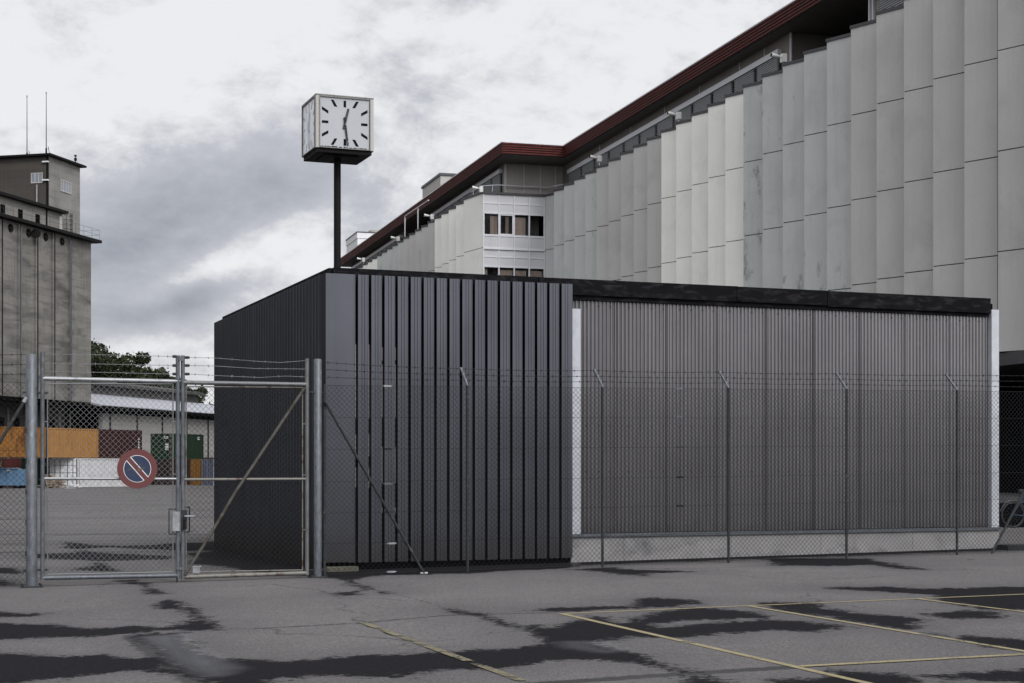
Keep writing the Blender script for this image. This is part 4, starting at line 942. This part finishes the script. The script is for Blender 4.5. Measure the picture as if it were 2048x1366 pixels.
        mb = MB(); mb.tube([b, b + e * .2], .03, 6); mb.tube([b + e * .12, b + e * .48], [.07, .105], 10); mb.build('housing', 'camera_white', cm)
        mb = MB(); mb.tube([b + e * .481, b + e * .495], .085, 10); mb.build('lens', 'black', cm)
build_office()

# ------------------------------------------------------------------ bicycle in the dark opening
def build_bike():
    p = gp(2020, 1060); Y = 41.5; x = (2026 - CX) / FP * Y; z0 = zg(x)
    t = thing('bicycle', 'dark blue bicycle parked in the dark opening under the office building', 'bicycle', (x + .5, Y, z0))
    ax = Vector((.97, .24, 0)); up = Vector((0, 0, 1)); c0 = Vector((x, Y, z0 + .345))
    for k in range(2):
        c = c0 + ax * (1.05 * k); mb = MB(); mb.ring(c, ax, up, .33, .018); w = mb.build('wheel', 'tyre', t)
        mb = MB(); mb.ring(c, ax, up, .305, .009, n=4)
        for i in range(14): a = 2 * math.pi * i / 14; mb.tube([c, c + (ax * math.cos(a) + up * math.sin(a)) * .305], .0018, 3, False)
        mb.build('rim', 'chrome', w)
        mb = MB(); mb.ring(c, ax, up, .37, .016, seg=14, n=4, a0=R(20), a1=R(165)); mb.build('mudguard', 'chrome', t)
    bb = c0 + ax * .43 + up * -.05; seat = c0 + ax * .30 + up * .45; head = c0 + ax * .86 + up * .48; h2 = c0 + ax * .89 + up * .36; fk = c0 + ax * 1.05
    mb = MB()
    for a, b in ((bb, seat), (seat, head), (bb, h2), (c0, bb), (c0, seat), (head, fk)): mb.tube([a, b], .017, 8)
    mb.build('frame', 'bikeblue', t)
    mb = MB(); mb.tube([seat, seat + up * .14], .013, 6); mb.tube([seat + up * .15 - ax * .13, seat + up * .16, seat + up * .15 + ax * .14], [.07, .05, .02], 8); mb.build('saddle', 'tyre', t)
    mb = MB(); k = head + up * .16; mb.tube([head, k], .013, 6); sd = Vector((-ax.y, ax.x, 0)); mb.tube([k - sd * .28 - ax * .12, k - sd * .2, k + sd * .2, k + sd * .28 - ax * .12], .012, 6); mb.build('handlebar', 'chrome', t)
    mb = MB(); mb.ring(bb, ax, up, .09, .008, seg=18, n=4); mb.tube([bb, bb + ax * .12 - up * .12], .01, 5); mb.build('crank', 'chrome', t)
build_bike()

# ------------------------------------------------------------------ silo (left background)
SD = Vector((.25, .968, 0)); SNv = Vector((.968, -.25, 0)); S0 = Vector((-47.36, 180.0, 0))          # along the face (away), outward
def ss(px, off=0): q = (px - CX) / FP; b = S0 - SNv * off; return (q * b.y - b.x) / (SD.x - SD.y * q)
def sbox(mb, t0, t1, d0, d1, z0, z1):        # d positive = outwards
    c = [(t0, d1), (t1, d1), (t1, d0), (t0, d0)]; P = [S0 + SD * a + SNv * b for a, b in c]
    if (P[1] - P[0]).cross(P[2] - P[1]).z < 0: P = P[::-1]
    mb.hexa([(p.x, p.y, z0 + EYE) for p in P], [(p.x, p.y, z1 + EYE) for p in P])
def sq(t, d, z): p = S0 + SD * t + SNv * d; return Vector((p.x, p.y, z + EYE))
def build_silo():
    t = thing('grain_silo', 'tall weathered concrete silo with a tower on top, left background', 'silo', (S0.x - 8, S0.y - 6, -.07))
    mb = MB(); sbox(mb, -95, 0, -18, 0, 7.3, 25.3); mb.build('silo_body', 'silo', t)
    st = MB(); cols = [3, 40, 74, 108, 141]
    for px in cols: a = ss(px); sbox(st, a - .12, a + .12, .002, .10, 7.35, 25.25)
    st.each('joint_strip', 'black', t, True)
    st = MB()
    for px in cols: a = ss(px) - .42; sbox(st, a - .16, a + .10, .002, .22, 7.3, 25.2)
    st.each('pilaster', 'silo', t, True)
    mb = MB(); a = ss(136.5); mb.tube([sq(a, .3, 7.4), sq(a, .3, 25)], .09, 8); a = ss(37); mb.tube([sq(a, .3, 7.4), sq(a, .3, 25)], .09, 8); mb.build('downpipe', 'galv', t)
    for px, py, op in ((21, 456, 0), (57, 466, 1), (91, 474, 0), (124, 483, 0)):
        a = ss(px); D = (S0 + SD * a).y; z = (HZ - py) / FP * D
        mb = MB(); c = sq(a, .01, z); mb.prism([c + SD * (.46 * math.cos(q)) + Vector((0, 0, .46 * math.sin(q))) for q in [2 * math.pi * i / 24 for i in range(24)]], SNv * .03)
        w = mb.build('round_window', 'void', t)
        mb = MB(); mb.tube([sq(a - .44, .06, z), sq(a + .44, .06, z)], .03, 4); mb.tube([sq(a, .06, z - .44), sq(a, .06, z + .44)], .03, 4); mb.build('window_bar', 'silo_dark', w)
        if op: mb = MB(); c = sq(a + .35, .05, z); mb.prism([c + SNv * (.46 + .46 * math.cos(q)) + SD * .2 * (1 + math.cos(q)) + Vector((0, 0, .46 * math.sin(q))) for q in [2 * math.pi * i / 20 for i in range(20)]], SD * .04); mb.build('open_shutter', 'black', w)
    mb = MB(); sbox(mb, -95.3, .85, -18.3, .9, 25.3, 25.62); mb.build('roof_edge', 'black', t)
    mb = MB()
    for h in (26.2, 26.75): mb.tube([sq(-40, .7, h), sq(.6, .7, h), sq(.6, -8, h)], .016, 4)
    for i in range(24): a = -40 + i * 1.77; mb.tube([sq(a, .7, 25.6), sq(a, .7, 26.75)], .016, 4)
    mb.build('roof_railing', 'galv_dark', t)
    # gallery block
    g1 = ss(124, .9); mb = MB(); sbox(mb, -44, g1, -10, -.9, 25.62, 27.85); mb.build('gallery', 'silo_pale', t)
    mb = MB(); sbox(mb, -44.2, g1 + .35, -10.2, -.3, 27.85, 28.15); mb.build('gallery_roof', 'black', t)
    for px, y0, y1 in ((5, 408, 425), (40.5, 418, 436), (75, 428, 446)):
        a = ss(px, .9); D = (S0 + SD * a).y; mb = MB(); sbox(mb, a - .42, a + .42, -.898, -.86, (HZ - y1) / FP * D, (HZ - y0) / FP * D); mb.build('gallery_window', 'void', t)
    mb = MB(); a = ss(92.5, .9); sbox(mb, a - .1, a + .1, -.9, -.8, 25.65, 27.8); mb.build('gallery_joint', 'black', t)
    mb = MB(); a = ss(118, .9); sbox(mb, a - .1, a + .35, -.898, -.7, 25.7, 27.5); mb.build('gallery_door', 'roofbox', t)
    mb = MB(); a = ss(128, .9)
    for k in range(5): mb.tube([sq(a - .55, -.6, 25.7 + .5 * k), sq(a - .35, .0, 25.7 + .5 * k), sq(a + .35, .0, 25.7 + .5 * k), sq(a + .55, -.6, 25.7 + .5 * k)], .03, 4)
    for d in (-.55, -.2, .2, .55): mb.tube([sq(a + d, -.3 if abs(d) > .3 else .0, 25.65), sq(a + d, -.3 if abs(d) > .3 else .0, 28.0)], .03, 4)
    mb.build('cage_ladder', 'galv_dark', t)
    # head tower
    t0, t1 = ss(97, 1.5), ss(160, 1.5)
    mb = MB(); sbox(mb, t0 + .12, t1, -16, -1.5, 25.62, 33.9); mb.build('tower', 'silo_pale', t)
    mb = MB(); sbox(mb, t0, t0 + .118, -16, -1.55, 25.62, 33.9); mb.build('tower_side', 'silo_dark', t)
    mb = MB(); sbox(mb, t0 - .5, t1 + .6, -16.4, -1.0, 33.9, 34.12); mb.build('tower_roof', 'black', t)
    mb = MB(); sbox(mb, t0 - .06, t0 - .002, -1.75, -1.48, 26, 33.85); mb.build('tower_joint', 'black', t)
    a0, a1 = ss(121, 1.5), ss(141, 1.5); mb = MB(); sbox(mb, a0, a1, -1.498, -1.47, 30.6, 31.7); w = mb.build('tower_window', 'winglass_pale', t)
    mb = MB()
    for i in range(5): a = a0 + (a1 - a0) * i / 4; sbox(mb, a - .04, a + .04, -1.468, -1.43, 30.6, 31.7)
    sbox(mb, a0 - .05, a1 + .05, -1.468, -1.425, 31.70, 31.78); sbox(mb, a0 - .05, a1 + .05, -1.468, -1.425, 30.5, 30.6); mb.build('window_frame', 'roofbox', w)
    # side window (on the face towards the camera)
    def tside(px): q = (px - CX) / FP; b = S0 + SD * t0; return (q * b.y - b.x) / (SNv.x - q * SNv.y)
    d0, d1 = tside(63), tside(85); mb = MB(); sbox(mb, t0 - .03, t0 - .002, d0, d1, 31.1, 32.05); w = mb.build('tower_window', 'winglass_pale', t)
    mb = MB()
    for i in range(4): a = d0 + (d1 - d0) * i / 3; sbox(mb, t0 - .06, t0 - .031, a - .04, a + .04, 31.1, 32.05)
    sbox(mb, t0 - .06, t0 - .031, d0 - .05, d1 + .05, 32.05, 32.13); sbox(mb, t0 - .06, t0 - .031, d0 - .05, d1 + .05, 31.0, 31.1); mb.build('window_frame', 'roofbox', w)
    mb = MB(); d = tside(75); mb.tube([sq(t0 - .15, d, 27.6), sq(t0 - .15, d, 30.8)], .1, 8); mb.build('downpipe', 'galv_bright', t)
    mb = MB()
    for z in (33.2, 31.2): d = tside(92); sbox(mb, t0 - .25, t0 - .002, d - .35, d + .35, z, z + .14)
    mb.each('floodlight', 'roofwhite', t, True)
    # recessed ground floor
    mb = MB(); sbox(mb, -95, -.4, -17.5, -3.0, -1.78, 7.29); mb.build('ground_floor', 'silo_dark', t)
    mb = MB()
    for px in (2, 33, 103, 152): a = ss(px, 3); sbox(mb, a - .55, a + .55, -2.99, -2.95, 4.0, 5.3)
    mb.each('ground_floor_window', 'void', t, True)
    mb = MB()
    for px in (15, 50, 118, 139): a = ss(px, 3); sbox(mb, a - .08, a + .08, -2.99, -2.85, 0, 6.3)
    mb.each('ground_floor_mullion', 'block', t, True)
    mb = MB(); sbox(mb, -95, -.6, -2.9, -.15, 6.9, 7.28); mb.build('underside', 'void', t)
    # masts on the tower roof
    for px, ytop, lab in ((54, 195, 'thin whip mast on the silo tower roof, set back from the corner'), (92.5, 188, 'thin whip mast standing at the corner of the silo tower roof')):
        D = 178.5 if px < 60 else 176.0; b = at(px, 308, D); zt = EYE + (HZ - ytop) / FP * D; zb_ = EYE + 34.12
        m_ = thing('mast', lab, 'antenna', (b[0], b[1], zb_)); mb = MB(); mb.tube([(b[0], b[1], zb_), (b[0], b[1], zb_ + 3), (b[0], b[1], zt)], [.055, .045, .03], 6); mb.build('rod', 'galv_dark', m_)
        mb = MB(); mb.tube([(b[0], b[1], zb_), (b[0] + .0, b[1], zb_ + 1.0)], .10, 6); mb.tube([(b[0] + .45, b[1], zb_), (b[0] + .2, b[1], zb_ + 1.2)], .04, 4); mb.build('mast_foot', 'black', m_)
        mb = MB(); mb.tube([(b[0], b[1], zt), (b[0], b[1], zt + .22)], .07, 6); mb.build('tip', 'galv_bright', m_)
    b = at(151, 330, 180.2); m_ = thing('beacon', 'small dark beacon on a short rod at the far edge of the silo tower', 'beacon', (b[0], b[1], EYE + 34.1)); z = EYE + 34.1
    mb = MB(); mb.tube([(b[0], b[1], z), (b[0], b[1], z + 1.05)], .05, 6); mb.build('rod', 'black', m_)
    mb = MB(); mb.tube([(b[0], b[1], z + .45), (b[0], b[1], z + .75)], .16, 8); mb.tube([(b[0], b[1], z + .92), (b[0], b[1], z + 1.1)], .14, 8); mb.build('lamp', 'black', m_)
build_silo()
def build_lowhall():
    t = thing('concrete_warehouse', 'low warehouse of pale concrete blocks with light metal roof beside the silo', 'warehouse', (S0.x + 8, S0.y + 24, -.07))
    t0, t1 = ss(205), 44
    mb = MB(); sbox(mb, t0, t1, -.5, 0, -1.78, 6.2); mb.build('wall', 'block', t)
    mb = MB(); sbox(mb, -1.5, t0 + 6, -3.6, -3.05, -1.78, 7.1); sbox(mb, t0, t1, -.3, .0, 6.21, 6.75); mb.build('shaded_recess', 'void', t)
    mb = MB()
    for px in (220, 274, 324.5, 373, 416): a = ss(px); sbox(mb, a - .16, a + .16, .002, .06, -1.75, 6.2)
    mb.each('wall_joint', 'black', t, True)
    mb = MB(); sbox(mb, t0, t1, .003, .05, -1.75, 1.3); mb.build('dark_base', 'c_dark', t)
    mb = MB(); P = [sq(.1, 1.2, 6.85), sq(t1 + .5, 1.2, 6.85), sq(t1 + .5, -7, 8.75), sq(.1, -7, 8.75)]
    mb.prism([tuple(p) for p in P], (0, 0, .22)); mb.build('lower_roof', 'metalroof', t)
    mb = MB(); sbox(mb, .1, t1 + .4, 1.21, 1.26, 6.62, 6.98); mb.build('gutter', 'void', t)
    te = ss(395, 6.9)
    mb = MB(); sbox(mb, .1, te, -14, -7.0, 8.5, 10.25); mb.build('clerestory', 'darkroof', t)
    mb = MB(); P = [sq(.1, -6.3, 10.0), sq(te + 1, -6.3, 10.0), sq(te + 1, -13, 10.9), sq(.1, -13, 10.9)]; mb.prism([tuple(p) for p in P], (0, 0, .35)); mb.build('upper_roof', 'darkroof', t)
    mb = MB(); P = [sq(.1, -13.01, 11.3), sq(te - 9, -13.01, 11.0), sq(te - 9, -17, 11.6), sq(.1, -17, 11.9)]; mb.prism([tuple(p) for p in P], (0, 0, .2)); mb.build('ridge_roof', 'metalroof', t)
build_lowhall()

# ------------------------------------------------------------------ containers
def build_container(label, x, y, z, ang, mat, L=6.06, W=2.44, H=2.56, doors=False, side_mat=None, decal=None, group='shipping containers stacked in the yard', rust=True, cat='container'):
    # local frame: origin at near corner; u along the long side, v across (to the left/back)
    t = thing('shipping_container', label, cat, (x, y, z), group)
    o = (x, y); u = (math.cos(ang), math.sin(ang)); v = (-math.sin(ang), math.cos(ang))
    mb = MB(); pr = []; step = .28; a = .10
    while a < L - .12:
        for da, d in ((0, .015), (.07, .015), (.11, .088), (.18, .088), (.22, .015)):
            if a + da < L - .1: pr.append((a + da, d))
        a += step
    P = lambda a, b: (o[0] + u[0] * a + v[0] * b, o[1] + u[1] * a + v[1] * b)
    extrude(mb, [P(a, d) for a, d in pr], z + .14, z + H - .10); 
    if not doors:
        ed = []; b = W - .10
        while b > .1:
            for db, d in ((0, .015), (.07, .015), (.11, .088), (.18, .088), (.22, .015)):
                if b - db > .1: ed.append((d, b - db))
            b -= .28
        extrude(mb, [P(a, b) for a, b in ed], z + .14, z + H - .1)
    mb.box(o, u, v, .092, L - .03, .092, W - .02, z + .10, z + H - .03)
    mb.build('walls', side_mat or mat, t)
    fr = MB()
    for a in (0, L - .1):
        for b in (0, W - .1): fr.box(o, u, v, a, a + .1, b, b + .1, z, z + H)
    for b in (0, W - .08):
        fr.box(o, u, v, .101, L - .101, b, b + .08, z + H - .10, z + H); fr.box(o, u, v, .101, L - .101, b, b + .08, z + .0, z + .14)
    for a in (0, L - .08): fr.box(o, u, v, a, a + .08, .101, W - .101, z + H - .12, z + H); fr.box(o, u, v, a, a + .08, .101, W - .101, z, z + .14)
    fr.build('frame', mat, t)
    if doors:
        for k in range(2):
            b0 = .11 + k * (W / 2 - .11); b1 = b0 + W / 2 - .13
            d = MB(); d.box(o, u, v, .02, .075, b0, b1, z + .15, z + H - .13); dr = d.build('door', side_mat or mat, t)
            bars = MB()
            for f in (.3, .72): c = b0 + (b1 - b0) * f; q = P(-.01, c); bars.tube([(*q, z + .1), (*q, z + H - .08)], .028, 6); bars.cut()
            bars.each('locking_bar', 'galv_dark' if mat in ('c_white', 'c_grey', 'c_blue') else mat, dr)
            hg = MB()
            for f in (.25, .5, .75): hg.box(o, u, v, .005, .019, b0, b1, z + H * f, z + H * f + .04)
            hg.each('door_rib', 'galv' if mat == 'c_grey' else side_mat or mat, dr, True)
    if rust:
        r = MB(); r.box(o, u, v, -.012, -.002, W * .02, W * .06, z + .05, z + H - .05); r.box(o, u, v, .11, L - .11, -.012, -.002, z + .0, z + .03); r.build('rust_edge', 'rustline', t)
    if decal:
        for (a0, a1, z0, z1, onend) in decal:
            d = MB(); n = max(2, int((z1 - z0) / .22))
            for i in range(n):
                zz = z0 + (z1 - z0) * i / n
                if onend: d.box(o, u, v, -.004, .028, a0, a1, z + zz, z + zz + (z1 - z0) / n * .75)
                else: d.box(o, u, v, a0, a1, -.004, .028, z + zz, z + zz + (z1 - z0) / n * .75)
            d.build('worn_lettering', 'decal', t)
    return t
GZ = zg(-20)
def cpt(px, D): return ((px - CX) / FP * D, D)
an = math.atan2(.866, .5)
e = Vector((.5, .866)); b0 = Vector((-37.9, 140.0)); H_ = 2.60
def on(tt): return b0 + e * tt
for tt, lab, mt in ((-9.85, 'rust streaked dark orange container, upper row, behind the thick gate post', 'c_orange_dirty'), (-3.65, 'clean bright orange container on the white containers', 'c_orange'), (2.5, 'maroon container next to the bright orange one, upper row', 'c_maroon')):
    p = on(tt); build_container(lab, p.x, p.y, GZ + H_, an, mt, L=6.0 if tt < 2 else 5.4, decal=[(4.9, 5.05, .9, 1.9, False)] if tt > 2 else None)
p = on(.1); build_container('white container lying side on behind the no parking sign, lower row', p.x, p.y, GZ, an, 'c_white')
x, y = cpt(156, 139.6); build_container('light grey container showing closed doors below the bright orange one', x - .0, y, GZ, R(91), 'c_grey', doors=True, decal=[(.25, .55, .6, 1.1, True), (.75, 1.0, .6, 1.1, True)])
x, y = cpt(99, 141); build_container('dark green container mostly hidden behind the scrap timber pile', x, y, GZ, R(92), 'c_dgreen', doors=True, decal=[(.35, .6, 1.9, 2.2, True)])
x, y = cpt(63, 142); build_container('dull red container with closed doors behind the blue skip', x, y, GZ, R(93), 'c_red', doors=True)
x, y = cpt(5, 143); build_container('nearly black container behind the blue skip at the far left', x, y, GZ, R(92), 'c_dark', doors=True)
gan = math.atan2(.94, .35); x, y = cpt(343, 160)
build_container('green container with worn white lettering on top of a dark one', x, y, GZ + H_, gan, 'c_green', decal=[(.35, .75, .9, 1.6, True), (.4, .9, 2.05, 2.3, True), (4.9, 5.3, 2.0, 2.35, False)])
build_container('dark brown container carrying the green one', x, y, GZ, gan, 'c_dark')
ban = math.atan2(.6, .8); 
x, y = cpt(426, 155); vv = Vector((-.6, .8))
build_container('grey blue container with closed doors close to the shed wall', x, y, GZ, ban, 'c_blue', doors=True)
q = Vector((x, y)) + vv * 2.55; build_container('ochre container with closed doors left of the grey blue one', q.x, q.y, GZ, ban, 'c_orange', doors=True)
# blue skip
def build_skip():
    x, y = cpt(38, 134); t = thing('skip', 'light blue open steel skip in front of the dull red container', 'skip', (x, y, GZ))
    u = (-.97, .22); v = (.22, .97); z0, z1 = GZ + .22, GZ + 1.62
    o = (x, y); mb = MB(); P = lambda a, b, z: (o[0] + u[0] * a + v[0] * b, o[1] + u[1] * a + v[1] * b, z)
    Lb = 3.4
    for f in ([P(.05, 0, z0), P(Lb, 0, z0), P(Lb, 0, z1), P(0, 0, z1)], [P(.05, 1.9, z0), P(Lb, 1.9, z0), P(Lb, 1.9, z1), P(0, 1.9, z1)]): mb.prism(f, (v[0] * .04, v[1] * .04, 0))
    mb.prism([P(.05, .045, z0), P(.05, 1.895, z0), P(0, 1.895, z1), P(0, .045, z1)], (u[0] * .04, u[1] * .04, 0)); mb.prism([P(Lb, .0, z0), P(Lb, 1.94, z0), P(Lb, 1.94, z1), P(Lb, .0, z1)], (u[0] * .04, u[1] * .04, 0))
    mb.box(o, u, v, .1, Lb - .01, .05, 1.89, z0, z0 + .05); mb.build('tub', 'skip', t)
    mb = MB()
    for a in (.0, 1.0, 2.0, 3.0): mb.box(o, u, v, a, a + .10, -.09, -.003, z0 - .05, z1)
    mb.box(o, u, v, -.04, Lb + .05, -.10, -.003, z1 + .003, z1 + .10); mb.build('rib', 'skip', t)
    mb = MB(); mb.box(o, u, v, .3, .6, .1, 1.8, GZ, z0 - .002); mb.box(o, u, v, 2.6, 2.9, .1, 1.8, GZ, z0 - .002); mb.build('runner', 'black', t)
    mb = MB()
    for i in range(14):
        c = Vector(P(random.uniform(.6, 3.2), random.uniform(.3, 1.6), z1 + random.uniform(-.1, .22))); d = Vector((random.uniform(-1, 1), random.uniform(-.5, .5), random.uniform(-.12, .12))).normalized() * random.uniform(.5, 1.0)
        mb.tube([c - d, c + d], random.uniform(.05, .10), 4, False)
    tag(mb.build('board_pile', 'timber_pale'), 'loose pale boards heaped on top of the blue skip', 'boards')
build_skip()
def build_scrap():
    mb = MB(); x0 = cpt(88, 136)[0]; x1 = cpt(126, 136)[0]
    for i in range(150):
        x = random.uniform(x0, x1); y = 136 + random.uniform(-.8, .8); hmax = 1.0 * (1 - ((x - (x0 + x1) / 2) / ((x1 - x0) / 2 + .2)) ** 2 * .6)
        c = Vector((x, y, GZ + random.uniform(.05, hmax))); d = Vector((random.gauss(0, 1), random.gauss(0, .6), random.gauss(0, .35))).normalized() * random.uniform(.2, .6)
        mb.tube([c - d, c + d], random.uniform(.02, .06), 4, False)
    tag(mb.build('scrap_pile', 'timber'), 'untidy pile of scrap timber and branches before the light grey container', 'scrap pile')
    mb = MB(); x0 = cpt(122, 136)[0]
    for i in range(10): mb.box((x0 + random.uniform(0, 1.0), 136 + random.uniform(-.5, .5)), (1, 0), (0, 1), 0, random.uniform(.5, 1.0), 0, .6, GZ + .03 * i, GZ + .03 * i + .028)
    tag(mb.build('sheet_stack', 'roofwhite'), 'low stack of white sheets on the ground beside the scrap pile', 'sheets')
build_scrap()

# ------------------------------------------------------------------ trees behind the warehouse
def tree(label, px, D, ytop, rad, n, mat, seed, leaf=.34):
    r = np.random.default_rng(seed); x, y = cpt(px, D); zt = EYE + (HZ - ytop) / FP * D; zb_ = -.1
    t = thing('deciduous_tree', label, 'tree', (x, y, zb_), 'trees behind the warehouse')
    mb = MB(); hb = zt - zb_
    mb.tube([(x, y, zb_), (x + .2, y, zb_ + hb * .3), (x + .1, y, zb_ + hb * .62), (x, y, zb_ + hb * .93)], [.36, .28, .18, .04], 8)
    cl = []
    for i in range(26):
        a = r.uniform(0, 2 * math.pi); f = r.uniform(.3, .98); rr = rad * math.sqrt(max(.05, 1 - ((f - .55) / .5) ** 2)) * r.uniform(.25, .95)
        c = np.array([x + math.cos(a) * rr, y + math.sin(a) * rr, zb_ + hb * f - .3]); cl.append((c, rad * r.uniform(.20, .40)))
        mb.tube([(x + .1, y, zb_ + hb * max(.25, f - .25)), tuple(c)], [.09, .02], 5)
    mb.build('trunk', 'bark', t)
    V_ = []; 
    per = n // len(cl)
    for c, s in cl:
        g = r.normal(size=(per, 3)); g /= np.linalg.norm(g, axis=1)[:, None]; g *= (r.uniform(.35, 1, (per, 1)) ** .5) * s; g[:, 2] *= .8
        sp = r.random(per) < .10; g[sp] *= r.uniform(1.1, 1.5, (sp.sum(), 1))
        V_.append(c + g)
    C_ = np.concatenate(V_); k = len(C_)
    a = r.normal(size=(k, 3)); a /= np.linalg.norm(a, axis=1)[:, None]; b = np.cross(a, r.normal(size=(k, 3))); b /= np.linalg.norm(b, axis=1)[:, None]
    sz = r.uniform(.5, 1.15, (k, 1)) * leaf; a *= sz; b *= sz * .6
    vv_ = np.stack([C_ - a, C_ + b, C_ + a, C_ - b], 1).reshape(-1, 3)
    mb = MB(); mb.v = [tuple(p) for p in vv_.tolist()]; mb.f = [(4 * i, 4 * i + 1, 4 * i + 2, 4 * i + 3) for i in range(k)]; mb.sm = [False] * k
    mb.build('crown', mat, t)
tree('tallest dark tree, right beside the silo corner', 176, 226, 684, 5.6, 9000, 'leaf', 1, .30)
tree('bushy tree second from the silo behind the warehouse roof', 222, 232, 694, 4.8, 8000, 'leaf2', 2, .30)
tree('round topped tree in the middle of the row behind the warehouse', 268, 228, 704, 4.6, 8000, 'leaf', 3, .30)
tree('lower spreading tree behind the upper end of the warehouse roof', 308, 233, 730, 4.2, 6500, 'leaf2', 4, .30)
tree('small tree sticking out right of the warehouse roof', 385, 262, 776, 4.0, 6000, 'leaf', 5, .30)
tree('low thin tree between the row and the small one, just over the roof', 340, 240, 752, 3.2, 3500, 'leaf2', 6, .28)
